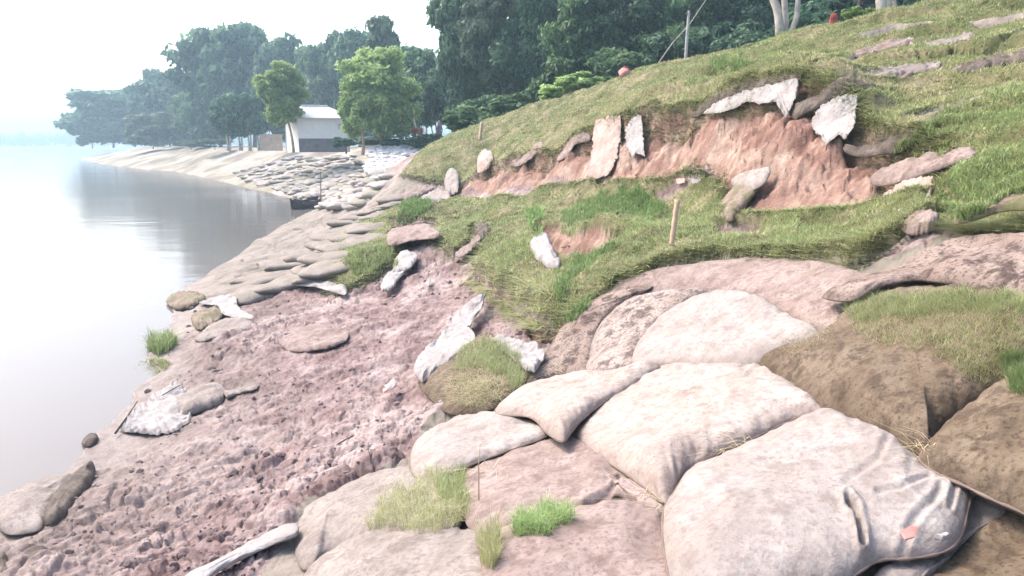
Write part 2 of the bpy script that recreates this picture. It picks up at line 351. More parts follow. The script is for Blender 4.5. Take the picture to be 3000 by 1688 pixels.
# the water line itself
sp_ = np.array(SHORE[1:], float) * K; rx, ry, rz_ = ray(sp_[:, 0], sp_[:, 1]); sw = np.stack([rx, ry], 1) * (-CAMZ / rz_)[:, None]
sw = np.concatenate([[(-45, 265), (-98, 172)], sw, [(-6, 1), (-6, -20), (-600, -20), (-600, 900), (-200, 900)]])
fz = np.clip(RO / 60, .3, 3)
d_w = sdist(gx + .35 * fz * fbm(gx * .8 / fz, gy * .5 / fz, 19, 4), gy + .5 * fz * fbm(gx * .7 / fz, gy * .5 / fz, 29, 4), sw)
def shoreline(g):
    g = np.where(d_w > 0, np.minimum(g, -.03 - .12 * d_w), g)
    cap = .06 + (.24 + .08 * fbm(gx * .15, gy * .15, 33, 3)) * np.clip(-d_w, 0, 50); g = np.where(far & (d_w <= 0), np.minimum(g, np.maximum(cap, .02)), g)
    return np.where((d_w <= 0) & (d_w > -4), np.maximum(g, .015 + .05 * np.minimum(-d_w, .8)), g)
gz = shoreline(gz)
# relief: clods and cracks in the mud
mudw = sstep(-.05, .12, -d_gr) * sstep(0, .25, -d_sc) * sstep(0, .4, -d_si) * (1 - sstep(24, 32, RO)) * sstep(-.05, .18, gz)
wxx = gx + .06 * fbm(gx * 5, gy * 5, 3, 3); wyy = gy + .06 * fbm(gx * 5, gy * 5, 4, 3)
def clods(sz, amp, s):
    f1, f2, cid = worley(wxx / sz, wyy / sz, s)
    return amp * (cid ** 1.5) * np.sqrt(np.clip(1 - (f1 / .75) ** 2, 0, 1)) * sstep(0, .12, f2 - f1)
patch = sstep(-.25, .35, fbm(gx * .8, gy * .8, 77, 4))
rough = clods(.42, .15, 1) * patch + clods(.2, .085, 2) * (.6 + .4 * patch) + clods(.1, .045, 3) * (.5 + .5 * patch) + (clods(.05, .014, 4))
rough += .16 * fbm(gx * .7, gy * .7, 8, 4) + .06 * fbm(gx * 3, gy * 3, 9, 4) + .02 * fbm(gx * 14, gy * 14, 10, 3)
cr1, cr2, _ = worley(wxx / .8 + .15 * fbm(gx * 6, gy * 6, 15, 3), wyy / .8, 21)
rough -= .07 * (1 - sstep(.0, .05, cr2 - cr1)) * patch
P_BAGS = poly_world([(760,1290),(1000,1180),(1060,1080),(1250,1020),(1340,930),(1420,790),(1560,700),(1900,660),(2250,650),(2450,590),(2575,570)])
P_BAGS = np.concatenate([P_BAGS, np.array([(5, 2), (5, -2), (-.4, -2), (-1.2, 1.5)])])
d_bag = sdist(wx, wy, P_BAGS)
gz += mudw * (rough * .64 + .012 * fbm(gx * 30, gy * 30, 12, 2)) * (1 - .85 * sstep(-.15, .2, d_bag))
def fclod(sz, amp, s):
    f1, f2, cid = worley((gx * .35 - gy * .94) / sz + .4 * fbm(gx * 4, gz * 4, s, 2), gz * 1.3 / sz, s)
    return amp * (cid ** 1.5) * np.sqrt(np.clip(1 - (f1 / .75) ** 2, 0, 1))
# scarp: lumps and runnels
scw = sstep(0, .25, d_sc) * 1.5
gz -= .26 * sstep(.0, .06, d_sc) * np.exp(-(np.clip(d_top - .10, 0, 9) / .22) ** 2) * (.5 + .5 * sstep(-.3, .3, fbm(gx * 1.3, gy * 1.3, 55, 3)))
gz -= .55 * sstep(-.05, .18, d_hole)
along = gx * .35 - gy * .94; zf = gz * 1.25 + 0
gz += scw * (.11 * fbm(along * 1.6, zf * 1.6, 51, 5) + .05 * fbm(along * 6, zf * 6, 52, 4) + fclod(.30, .08, 61) + fclod(.13, .04, 62) * (fbm(along * 2, zf * 2, 63, 2) > -.1) + fclod(.07, .02, 64))
# turf: raised sod with a torn edge, humps and terracettes
upper = (d_up > d_be)
edge_h = np.where(upper, .17 * np.exp(-np.clip(d_up, 0, 9) / .8) * sstep(2.2, .8, d_top), .17 + .16 * sstep(-.4, .2, -np.hypot(gx + .1, gy - 9.3) + 1.8))
gz += edge_h * sstep(-.03, .07, d_gr) * (1 - sstep(30, 34, RO))
gw = sstep(0, .3, d_gr)
gz += gw * np.where(RO < 32, 1, .3) * (.10 * fbm(gx * 1.1, gy * 1.1, 71, 5) + .045 * fbm(gx * 5, gy * 5, 72, 4))
terr = ground(gx, gy) * 1.75 + .22 * fbm(gx * .7, gy * .7, 73, 3)
gz += gw * upper * (-.15 * ((terr * 1.35) % 1 - .5) * sstep(0, .12, (terr * 1.35) % 1) * (.4 + .6 * sstep(-.2, .3, fbm(gx * .6, gy * .6, 78, 3))) + .05 * np.clip(fbm(gx * 3.3, gy * 1.6, 79, 4), 0, 1))
bw = sstep(.1, .3, d_gr); cut = np.where(upper, crk2, crk) * bw; gz -= np.where(upper, .20, .14) * cut
gz -= .45 * sstep(0, .35, d_pit) + np.where(upper, .26, .10) * sstep(0, .14, d_gap)
# silt slope and far bank
siw = sstep(0, .3, d_si) * (1 - sstep(-.1, .1, d_gr))
gz += siw * (.09 * fbm(gx * 1.2, gy * 1.2, 81, 4) + clods(.6, .10, 82) + clods(.2, .03, 83)) * sstep(-.1, .2, gz)
lowf = far & (RO > 38)
gz = np.where(lowf, np.minimum(gz, 2.75 + .12 * fbm(gx * .1, gy * .1, 95, 3)), gz)
fw = sstep(30, 36, RO) * (gz > 0.02) * sstep(R(-3), R(-7), TH)
f1, f2, cid = worley(gx / 1.7, gy / 2.8, 91)
gz += fw * (.14 * np.sqrt(np.clip(1 - (f1 / .8) ** 2, 0, 1)) * sstep(2.7, 1.2, gz) + .07 * fbm(gx * .25, gy * .25, 92, 4) + .16 * fbm(gx * .9, gy * 1.3, 93, 4) + .07 * fbm(gx * 2.6, gy * 3, 94, 3) * sstep(0, 1, gz))
cls[(cls == 0) & (d_bag > 0)] = 4
gz = shoreline(gz)
GXYZ = np.stack([gx, gy, gz], -1)
nt, nr = gx.shape
idx = np.arange(nt * nr).reshape(nt, nr)
F = np.stack([idx[:-1, :-1], idx[1:, :-1], idx[1:, 1:], idx[:-1, 1:]], -1)     # wound so normals face up
fc = cls[:-1, :-1]
Vall = GXYZ.reshape(-1, 3)
for k, (nm, m) in enumerate([('mud_bank', M_MUD), ('grassy_embankment', M_TURF), ('eroded_scarp', M_SCARP), ('far_bank', M_FAR), ('silty_slope', M_SILT)]):
    f = F[fc == k].reshape(-1, 4)
    u, inv = np.unique(f, return_inverse=True)
    o = mesh(nm, Vall[u], inv.reshape(-1, 4)[:, ::-1], m); tag(o, kind='structure')
def gfine(x, y):
    """height of the finished ground"""
    t = np.arctan2(x, y); r = np.hypot(x, y)
    i = np.clip(np.searchsorted(th, t), 1, nt - 1); j = np.clip(np.searchsorted(rho, r), 1, nr - 1)
    i = np.where(np.abs(th[i - 1] - t) < np.abs(th[i] - t), i - 1, i); j = np.where(np.abs(rho[j - 1] - r) < np.abs(rho[j] - r), j - 1, j)
    return gz[i, j]
def hit2(px, py):
    px = np.atleast_1d(np.asarray(px, float)); py = np.atleast_1d(np.asarray(py, float)); x, y, z = ray(px, py)
    r = np.full(px.shape, 2.0); done = np.zeros(px.shape, bool)
    for q in np.exp(np.linspace(math.log(2.0), math.log(230), 900)):
        b = (CAMZ + z * q) < gfine(x * q, y * q); r = np.where(~done, q, r); done |= b
    return np.stack([x * r, y * r, CAMZ + z * r], -1)
# distant land: river bed and plain beyond the opposite shore
base = MB(); base.add([(-5000,-600,-3.2),(5000,-600,-3.2),(5000,6000,-3.2),(-5000,6000,-3.2)], [(0,1,2,3)])
tag(base.build('river_bed', M_SILT), kind='structure')
# ------------------------------------------------------------------ water
def mat_water():
    q = NT('river_water'); q.b.inputs['Base Color'].default_value = (.15, .135, .127, 1); q.b.inputs['Roughness'].default_value = .10
    q.b.inputs['Specular IOR Level'].default_value = .4; q.b.inputs['IOR'].default_value = 1.28
    co = q.coord('Object', (.35, 1.0, 1), (0, 0, R(14))); a = q.noise(co, 1.3, 3, .5, .3); b = q.noise(q.coord('Object', (.5, 1, 1), (0, 0, R(-8))), 5.5, 3, .5)
    pt = q.noise(q.coord('Object', (.04, .09, 1)), 1.0, 3, .5)
    amp = q.ramp(pt, [(.42, .15), (.6, 1.0)])
    n1 = q.n('ShaderNodeBump'); n1.inputs['Strength'].default_value = .4; n1.inputs['Distance'].default_value = .05; q.l(q.mix(1.0, a, amp, 'MULTIPLY'), n1.inputs['Height'])
    q.bump(b, .10, .02, n1.outputs[0]); return q.m
w = MB(); w.add([(-2600,-40,0),(2600,-40,0),(2600,2400,0),(-2600,2400,0)], [(0,1,2,3)])
tag(w.build('river', mat_water()), kind='structure')
# opposite shore, 600 m away
fx = np.linspace(-1500, 300, 260); V = []; 
for i, x in enumerate(fx):
    y0 = 640 + 25 * math.sin(x * .004) + 18 * float(vnoise(np.array([x * .02]), np.array([0.]), 5)[0])
    V += [(x, y0, -.3), (x, y0 + 5, 1.6), (x, y0 + 60, 2.6), (x, y0 + 700, 2.8)]
F2 = [(i * 4 + j, (i + 1) * 4 + j, (i + 1) * 4 + j + 1, i * 4 + j + 1) for i in range(len(fx) - 1) for j in range(3)]
tag(mesh('opposite_bank', V, F2, M_FAR), kind='structure')
# ------------------------------------------------------------------ haze
def haze():
    b = MB(); b.box((0, 1000, 13.3 - 0), (4800, 2600, 36)); o = b.build('haze', None)
    m = bpy.data.materials.new('haze_air'); m.use_nodes = True; t = m.node_tree
    t.nodes.remove(t.nodes['Principled BSDF']); v = t.nodes.new('ShaderNodeVolumePrincipled')
    v.inputs['Color'].default_value = (.46, .66, .80, 1); v.inputs['Density'].default_value = HAZE; v.inputs['Anisotropy'].default_value = .2
    t.links.new(v.outputs[0], t.nodes['Material Output'].inputs['Volume']); o.data.materials.append(m)
    tag(o, kind='stuff'); return o
# ------------------------------------------------------------------ bag materials
def mat_bag(name, c1, c2, stain, speck=.35, moss=0.0, rough=.9, sc_=1.0, edge=.5):
    q = NT(name); co = q.coord('Object'); a = q.noise(co, 2.2 * sc_, 6, .62, .5); b = q.noise(co, 9 * sc_, 8, .72, .3); c = q.noise(co, 46, 5, .65)
    base = q.mix(q.ramp(a, [(.42, 0.0), (.58, 1.0)]), c1, c2)
    base = q.mix(q.ramp(b, [(.49, 0.0), (.60, speck)]), base, stain)
    base = q.mix(q.ramp(c, [(.53, 0.0), (.63, speck)]), base, stain)
    base = q.mix(q.ramp(q.noise(co, 24, 6, .7), [(.50, 0.0), (.60, .38)]), base, tuple(.35 * u + .65 * v for u, v in zip(c1, stain)))
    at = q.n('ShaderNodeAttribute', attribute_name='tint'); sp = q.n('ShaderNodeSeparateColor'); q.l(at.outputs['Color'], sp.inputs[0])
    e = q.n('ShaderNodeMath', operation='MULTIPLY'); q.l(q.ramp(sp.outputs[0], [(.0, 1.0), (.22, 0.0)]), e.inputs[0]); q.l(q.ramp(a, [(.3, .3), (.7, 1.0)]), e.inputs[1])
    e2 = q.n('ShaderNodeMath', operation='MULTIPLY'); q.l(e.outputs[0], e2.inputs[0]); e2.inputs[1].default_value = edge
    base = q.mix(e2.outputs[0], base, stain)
    # broad dried-mud film, thicker where the blotch noise says so
    base = q.mix(q.ramp(q.noise(co, 1.3, 7, .7, 1.2), [(.48, 0.0), (.60, .38)]), base, tuple(.5 * (u + v) for u, v in zip(c2, stain)))
    if moss: base = q.mix(q.ramp(q.noise(co, 3.1, 7, .7), [(.5, 0.0), (.62, moss)]), base, (.10, .115, .045))
    q.col(base); q.b.inputs['Roughness'].default_value = rough
    n0 = q.bump(a, .5, .05); n1 = q.bump(b, .5, .02, n0); q.bump(c, .5, .007, n1); return q.m
M_CREAM = mat_bag('cream_geotextile', (.31, .26, .23), (.38, .335, .305), (.14, .09, .075), .4)
M_WHITEB = mat_bag('white_geotextile', (.27, .235, .215), (.335, .305, .285), (.13, .09, .08), .36)
M_SPECKB = mat_bag('mould_specked_geotextile', (.28, .225, .195), (.34, .29, .26), (.06, .038, .038), .85)
M_SILTB = mat_bag('slope_silt_geotextile', (.21, .185, .155), (.275, .24, .215), (.14, .115, .095), .4, sc_=.7)
M_PINKB = mat_bag('silted_geotextile', (.225, .17, .152), (.30, .24, .22), (.12, .08, .07), .65)
M_GREYB = mat_bag('grey_silted_geotextile', (.215, .187, .168), (.29, .255, .235), (.12, .09, .078), .55)
M_BLOTB = mat_bag('blotched_geotextile', (.21, .155, .13), (.28, .22, .19), (.04, .025, .022), .9, sc_=.8)
M_BROWNB = mat_bag('muddy_geotextile', (.115, .084, .055), (.175, .135, .098), (.04, .025, .016), .7)
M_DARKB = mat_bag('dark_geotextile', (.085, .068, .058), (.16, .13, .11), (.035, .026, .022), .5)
M_TURFB = mat_bag('overgrown_geotextile', (.20, .155, .12), (.26, .21, .17), (.09, .06, .045), .6, moss=.7)
M_CLOTH = mat_bag('white_cloth', (.27, .255, .25), (.36, .345, .345), (.17, .125, .105), .3, rough=.8, edge=.35)
M_SOILCLOTH = mat_bag('soiled_cloth', (.32, .235, .205), (.41, .34, .31), (.22, .14, .11), .3, edge=.4)
M_SEAM = plain('seam_gap_shade', (.17, .125, .105), .9)  # real seams, their colour darkened to suggest shadow gaps between the bags
def catmull(P, n):
    P = np.array(P, float); m = len(P); out = []
    seg = np.linalg.norm(np.roll(P, -1, 0)[:, :2] - P[:, :2], axis=1); cum = np.concatenate([[0], np.cumsum(seg)])
    for s in np.linspace(0, cum[-1], n, endpoint=False):
        i = min(np.searchsorted(cum, s, 'right') - 1, m - 1); t = (s - cum[i]) / max(seg[i], 1e-6)
        a, b, c, d = P[(i - 1) % m], P[i], P[(i + 1) % m], P[(i + 2) % m]
        out.append(.5 * (2 * b + (c - a) * t + (2 * a - 5 * b + 4 * c - d) * t * t + (3 * b - a - 3 * c + d) * t ** 3) if SM[0] else b + (c - b) * t)
    return np.array(out)
SM = [True]
HS = .52
SURF = []
seedc = [100]
def drape(name, label, cat, outline, skel, H, mat, lift=.06, group=None, N=150, K=30, wrinkle=.012, ragged=0.0, folds=(), seam=False, under=.35, sag=.03, fr=9.0, parent=None, sharp=False, power=2.2):
    """closed fabric body: outline (points of the measuring grid, optional third number = extra lift) dropped on the ground,
    inflated towards the skeleton line"""
    seedc[0] += 13; sd_ = seedc[0]
    ol = [(p[0], p[1], p[2] if len(p) > 2 else 0.0) for p in outline]
    SM[0] = not sharp
    B = catmull(ol, N); SM[0] = True
    if ragged:
        c = B[:, :2].mean(0); arc = np.arange(N) * 1.0
        jag = (vnoise(arc * .9, arc * 0, sd_) - .5) + .8 * (vnoise(arc * .31, arc * 0, sd_ + 3) - .5)
        dr = B[:, :2] - c; L = np.linalg.norm(dr, axis=1, keepdims=True); B[:, :2] += dr / L * (jag[:, None] * ragged)
    S = np.array([(p[0], p[1], p[2] if len(p) > 2 else 0.0) for p in skel], float)
    # nearest skeleton point for every rim point
    best = np.full(N, 1e18); near = np.zeros((N, 3))
    for i in range(max(1, len(S) - 1)):
        a = S[i]; b = S[min(i + 1, len(S) - 1)]; e = b - a; L = e[0] ** 2 + e[1] ** 2 + 1e-9
        t = np.clip(((B[:, 0] - a[0]) * e[0] + (B[:, 1] - a[1]) * e[1]) / L, 0, 1); q = a + t[:, None] * e
        d = np.hypot(B[:, 0] - q[:, 0], B[:, 1] - q[:, 1]); k = d < best; best = np.where(k, d, best); near[k] = q[k]
    tt = np.linspace(0, 1, K) ** 1.5
    raw = near.copy()
    if len(S) > 1:      # soften the jumps of the nearest points
        for _ in range(4): near = (np.roll(near, 1, 0) + near * 2 + np.roll(near, -1, 0)) / 4
    G = B[None] * (1 - tt)[:, None, None] + (near[None] * (1 - tt ** 6)[:, None, None] + raw[None] * (tt ** 6)[:, None, None]) * tt[:, None, None]           # K,N,3
    W = hit(G[..., 0].ravel(), G[..., 1].ravel(), G[..., 2].ravel() + lift).reshape(K, N, 3)
    prof = (1 - (1 - np.clip(tt / .5, 0, 1)) ** power) ** .6
    H = H * HS; dome = prof[:, None] * (.8 + .2 * tt[:, None])
    width = np.linalg.norm(W[0] - W[-1], axis=1); wl = np.clip(width / (np.median(width) + 1e-6), .35, 1.25)[None]
    arc = np.cumsum(np.linalg.norm(np.roll(W[0], -1, 0) - W[0], axis=1)); per = arc[-1]
    ca, sa = np.cos(arc / per * 2 * np.pi) * per / 6.28, np.sin(arc / per * 2 * np.pi) * per / 6.28
    radial = np.abs(fbm(ca[None] * fr + 0 * tt[:, None], sa[None] * fr + tt[:, None] * 1.5, sd_, 3))
    x, y = W[..., 0], W[..., 1]
    rel = wrinkle * (.35 - radial) * 3 * np.exp(-tt / .35)[:, None] * sstep(0, .06, tt)[:, None] * (1 - tt[:, None] ** 2)
    rel = rel + wrinkle * 1.3 * fbm(x * 5, y * 5, sd_ + 1, 4) * dome + sag * fbm(x * 1.7, y * 1.7, sd_ + 2, 3) * dome
    rel = rel + wrinkle * .8 * (.3 - np.abs(fbm(x * 3.5, y * 3.5, sd_ + 4, 3))) * dome * 2
    for f in folds:     # (points, width px, depth m)
        fp = np.array(f[0], float); dmin = np.full(G.shape[:2], 1e9)
        for i in range(len(fp) - 1):
            e = fp[i + 1] - fp[i]; L = e @ e + 1e-9
            t = np.clip(((G[..., 0] - fp[i][0]) * e[0] + (G[..., 1] - fp[i][1]) * e[1]) / L, 0, 1)
            dmin = np.minimum(dmin, np.hypot(G[..., 0] - fp[i][0] - t * e[0], G[..., 1] - fp[i][1] - t * e[1]))
        rel = rel - f[2] * np.exp(-(dmin / f[1]) ** 2) + .5 * f[2] * np.exp(-((dmin - 2.2 * f[1]) / f[1]) ** 2)
    wl = wl ** .6 * (1 - tt[:, None] ** 2) + tt[:, None] ** 2
    rel = rel * (1 - .0 * tt[:, None])
    top = W.copy(); top[..., 2] += H * dome * wl + rel
    kb = np.linspace(0, K - 1, 7).astype(int)[1:]
    bot = W[kb].copy(); bot[..., 2] -= under * H * prof[kb][:, None] * wl[kb] + (.004 if H < .06 else 0)
    V = np.concatenate([top.reshape(-1, 3), bot.reshape(-1, 3)])
    tint = np.concatenate([np.repeat(tt, N), np.repeat(tt[kb], N)])[:, None].repeat(3, 1)
    j = np.arange(N); jn = (j + 1) % N; F = []
    for k in range(K - 1):
        F.append(np.stack([k * N + j, k * N + jn, (k + 1) * N + jn, (k + 1) * N + j], 1))
    off = K * N; prev = j; pn = jn
    for k in range(len(kb)):
        cj, cn = off + k * N + j, off + k * N + jn
        F.append(np.stack([prev, cj, cn, pn], 1)); prev, pn = cj, cn
    F = np.concatenate(F)
    # outline may run either way round
    a = V[F[len(F) // 3]]; nrm = np.cross(a[1] - a[0], a[2] - a[0])
    area = np.sum(W[0, :, 0] * np.roll(W[0, :, 1], -1) - np.roll(W[0, :, 0], -1) * W[0, :, 1])
    if area < 0: F = F[:, ::-1]
    loc = W[0].mean(0)
    o = mesh(name, V, F, mat, parent, True, tint, None if parent is not None else loc)
    if parent is None:
        tag(o, label, cat, group)
    SURF.append(o)
    if seam:
        m = MB(); pts = [Vector(p) - Vector(loc) + Vector((0, 0, .004)) for p in W[0][::2]]; pts.append(pts[0])
        m.tube(pts, [.0065 + .002 * math.sin(i * 1.7) for i in range(len(pts))], 5, False); m.build('seam', M_SEAM, o, True)
    return o
GB = 'large geotextile sandbags in the foreground'
bag = lambda label, ol, sk, H, mat, **k: drape('geotextile_sandbag', label, 'sandbag', ol, sk, H, mat, **k)
# lowest layer first
bag('long silty bag half buried in mud at the bottom, left of the grass tuft', [(738,1350),(762,1290),(850,1240),(950,1196),(1020,1183),(1130,1190),(1172,1222),(1180,1262),(1150,1335),(1040,1370),(950,1372),(870,1378),(820,1395),(785,1432),(752,1425)], [(830,1320),(1000,1265),(1110,1260)], .17, M_GREYB, lift=.03, group=GB, wrinkle=.01)
bag('grey silt-caked bag cut off by the lower edge of the picture', [(760,1455),(860,1372),(950,1332),(1060,1330),(1160,1335),(1235,1350),(1222,1420),(1245,1540),(1000,1560),(770,1560)], [(900,1450),(1120,1450)], .14, M_GREYB, lift=.03, group=GB)
bag('flat earth-stained bag beneath the triangular bag, with a cracked lower edge', [(1162,1262),(1162,1195),(1290,1135),(1400,1098),(1470,1108),(1570,1185),(1680,1262),(1685,1300),(1620,1290),(1560,1250),(1460,1283),(1400,1286),(1250,1345),(1180,1330)], [(1280,1220),(1520,1215)], .10, M_PINKB, lift=.07, group=GB, folds=[([(1475,1278),(1530,1255),(1560,1215)], 5, .02)])
bag('flat pinkish dirt-covered bag at the bottom beside the green grass tuft', [(1228,1350),(1400,1290),(1540,1262),(1600,1270),(1672,1300),(1700,1400),(1740,1540),(1500,1560),(1240,1550),(1210,1430)], [(1380,1420),(1560,1410)], .11, M_PINKB, lift=.06, group=GB)
bag('soil-covered bag in the lower right corner', [(2310,1460),(2380,1405),(2480,1320),(2600,1285),(2750,1340),(2760,1560),(2300,1600)], [(2480,1460),(2620,1440)], .12, M_BROWNB, lift=.02, group=GB)
drape('cloth_flap', 'grey cloth flap showing between the corner bag and the torn cream bag', 'cloth', [(2190,1462),(2290,1398),(2390,1372),(2425,1290),(2460,1250),(2530,1285),(2440,1350),(2370,1420),(2290,1480)], [(2300,1430),(2440,1310)], .03, M_GREYB, lift=.07, wrinkle=.015)
bag('cream bag left of the triangular bag with a dark seam along its lower side', [(1030,1165),(1050,1110),(1130,1062),(1210,1042),(1310,1048),(1362,1072),(1378,1098),(1280,1135),(1200,1165),(1120,1196),(1050,1205)], [(1110,1130),(1290,1085)], .13, M_WHITEB, lift=.12, group=GB, seam=True, under=.6)
bag('middle cream bag with pointed lower end, right of the triangular bag', [(1448,1085),(1480,1040),(1560,980),(1655,925),(1760,922),(1880,925),(1912,918),(1970,955),(2066,1030),(2000,1055),(1880,1112),(1780,1156),(1725,1190),(1692,1248),(1668,1268),(1600,1212),(1520,1158),(1462,1112)], [(1600,1080),(1860,990)], .20, M_CREAM, lift=.12, group=GB, seam=True, N=200, K=40, folds=[([(1700,1020),(1800,1050),(1930,1040)], 4, .010)])
bag('triangular cream and brown bag wedged between two pale bags', [(1248,1042),(1270,1008),(1330,970),(1430,946),(1560,936),(1658,922),(1565,985),(1490,1035),(1445,1078),(1416,1114),(1372,1088),(1335,1052)], [(1380,1020),(1500,975)], .15, M_CREAM, lift=.19, group=GB, seam=True)
bag('largest cream bag at lower right with a folded torn corner', [(1692,1245),(1730,1190),(1800,1158),(1900,1110),(2062,1036),(2135,1060),(2235,1112),(2330,1180),(2400,1213),(2436,1242),(2432,1290),(2412,1358),(2370,1392),(2290,1408),(2215,1412),(2170,1435),(2080,1490),(1850,1560),(1710,1500),(1672,1400),(1668,1290)], [(1850,1330),(2270,1270)], .22, M_WHITEB, lift=.13, group=GB, seam=True, N=240, K=46, wrinkle=.008,
    folds=[([(2165,1405),(2150,1340),(2125,1315),(2135,1335)], 6, .045), ([(2230,1150),(2200,1220),(2120,1275)], 7, .009), ([(2270,1405),(2285,1365),(2340,1310),(2360,1270)], 8, .013), ([(2390,1215),(2398,1260),(2385,1310)], 6, .012), ([(2200,1300),(2260,1290),(2330,1240)], 6, .010)])
bag('narrow mauve-grey bag standing on edge beside the crack', [(1322,978),(1350,925),(1385,870),(1430,800),(1490,755),(1580,725),(1640,722),(1560,765),(1520,800),(1492,860),(1478,945),(1400,948)], [(1410,900),(1480,800)], .13, M_BLOTB, lift=.09, group=GB, seam=True)
bag('cream bag with black mould specks behind the big pale bag', [(1476,948),(1478,900),(1508,820),(1580,758),(1690,732),(1800,738),(1720,770),(1650,820),(1610,880),(1598,926),(1540,948)], [(1540,880),(1640,780)], .17, M_SPECKB, lift=.10, group=GB, seam=True)
bag('long earth-covered bag along the lower edge of the grass', [(1418,825),(1440,778),(1530,710),(1650,682),(1780,664),(1900,655),(2050,665),(2180,692),(2262,712),(2160,755),(2060,752),(1950,765),(1850,748),(1700,742),(1570,752),(1490,800),(1432,842)], [(1500,750),(1620,712),(1850,705),(2120,725)], .15, M_PINKB, lift=.03, group=GB, N=190)
bag('palest plump bag in the centre of the pile, bulging at its lower rim', [(1598,922),(1592,885),(1640,820),(1710,768),(1800,738),(1890,748),(1990,798),(2068,850),(2000,880),(1905,917),(1832,930),(1740,922),(1680,918)], [(1700,860),(1920,840)], .20, M_WHITEB, lift=.14, group=GB, seam=True, N=190, K=40, folds=[([(1600,912),(1740,905),(1830,915)], 5, .012)])
bag('dark-blotched bag on the right, raised over a black gap', [(2066,748,.16),(2160,722,.1),(2250,680),(2330,632),(2420,602),(2520,598),(2660,612),(2720,690),(2660,770),(2500,742,.06),(2400,716,.1),(2300,706,.12),(2215,722,.18),(2140,757,.2)], [(2260,700),(2420,660),(2600,680)], .17, M_BLOTB, lift=.08, group=GB, N=180)
bag('big brown muddy bag with grass on its back, above the torn cream bag', [(1905,920),(2000,880),(2090,835),(2140,775),(2250,742),(2450,742),(2660,780),(2640,920),(2500,1000),(2400,1065),(2330,1140),(2335,1178),(2260,1130),(2180,1082),(2060,1030),(1968,968)], [(2120,935),(2470,870)], .30, M_BROWNB, lift=.12, group=GB, seam=True, N=200, K=40, wrinkle=.016)
bag('lower brown muddy bag at the right edge, sagging over the cream bag', [(2330,1178),(2318,1140),(2395,1062),(2480,1000),(2620,930),(2790,940),(2820,1200),(2800,1420),(2580,1298),(2500,1262),(2440,1232)], [(2480,1150),(2650,1150)], .28, M_BROWNB, lift=.20, group=GB, seam=True, wrinkle=.016)
bag('dirt-dusted flat bag between the palest bag and the black gap', [(1880,755),(2000,745),(2100,750),(2165,762),(2140,800),(2080,858),(1990,805)], [(1990,775),(2100,790)], .12, M_PINKB, lift=.09, group=GB)
# fallen patch of printed film on the big bag
drape('red_scrap', 'small faded red scrap lying on the torn cream bag', 'scrap', [(2262,1338),(2290,1322),(2310,1325),(2300,1350),(2275,1358)], [(2285,1340)], .004, plain('faded_red', (.38, .17, .15), .7), lift=.375, N=40, K=8, wrinkle=.002, sag=0, sharp=True)
# white cloths and half-buried bags in the middle distance
CG = 'torn sheets of geotextile hanging on the scarp'
cl = lambda label, ol, sk, m=M_CLOTH, **k: drape('torn_cloth', label, 'cloth', ol, sk, k.pop('H', .03), m, **dict(dict(lift=.12, ragged=5, wrinkle=.035, N=170, K=22, group=CG, fr=5, sharp=True), **k))
cl('wide torn white sheet under the grassy lip, hanging to a long point', [(1768,287),(1800,258),(1870,233),(1940,216),(2009,197),(2004,240),(1990,270),(1974,299),(1960,272),(1952,256),(1905,262),(1880,254),(1850,272),(1810,284)], [(1810,270),(1960,232)], lift=.2)
cl('white sheet right of the widest one, torn open above a black hole', [(2040,303),(2064,266),(2110,242),(2157,237),(2152,285),(2148,322),(2124,352),(2112,338),(2076,363),(2062,337),(2042,326)], [(2090,300),(2120,270)], lift=.2)
cl('pinkish slab of fabric leaning against the red soil', [(1498,302),(1530,292),(1560,292),(1562,335),(1552,395),(1532,440),(1500,450),(1474,445),(1486,400),(1490,350)], [(1520,340),(1510,410)], M_SOILCLOTH, lift=.16, H=.07)
cl('narrow white strip hanging right of the pinkish slab', [(1572,325),(1588,298),(1605,290),(1614,300),(1617,345),(1621,392),(1606,386),(1590,396),(1574,368)], [(1595,320),(1600,370)], lift=.16)
cl('soil-smeared sheet at the right foot of the scarp', [(2205,535),(2225,485),(2280,455),(2312,440),(2346,448),(2340,490),(2280,545)], [(2250,510),(2310,470)], M_SOILCLOTH, lift=.12)
drape('folded_sack', 'pale folded sack tipped on edge at the foot of the scarp', 'sack', [(1838,456),(1870,442),(1905,430),(1937,427),(1926,458),(1895,478),(1870,470),(1850,470)], [(1865,458),(1910,445)], .14, M_WHITEB, lift=.2, N=80, K=16, under=.5)
drape('fallen_bag', 'grass-dusted bag leaning below the pale folded sack', 'sandbag', [(1806,528),(1830,490),(1856,470),(1895,474),(1918,462),(1885,505),(1846,554),(1815,548)], [(1830,530),(1880,485)], .16, M_TURFB, lift=.14, N=90, K=16, under=.6)
MG = 'collapsed white sheets and bags at the mud edge'
cl('long white cloth draped down the mud crack to the clump of grass', [(1040,922),(1062,888),(1102,850),(1142,800),(1182,760),(1222,738),(1214,772),(1172,832),(1196,846),(1182,880),(1100,932),(1062,962),(1044,945)], [(1080,910),(1140,850),(1195,775)], lift=.17, group=MG, H=.06, ragged=3)
cl('white cloth right of the grass clump, under the narrow mauve bag', [(1226,848),(1290,853),(1350,868),(1374,894),(1345,938),(1320,930),(1280,895)], [(1270,870),(1330,895)], lift=.20, group=MG, H=.07, ragged=3)
drape('clump_bag', 'half-buried bag topped by a clump of grass between two white cloths', 'sandbag', [(1056,962),(1130,905),(1162,872),(1222,846),(1262,870),(1320,922),(1322,976),(1262,1022),(1200,1042),(1130,1042),(1082,1004)], [(1140,970),(1240,940)], .24, M_BROWNB, lift=.10, wrinkle=.02)
MB_G = 'half buried bags around the mud slide'
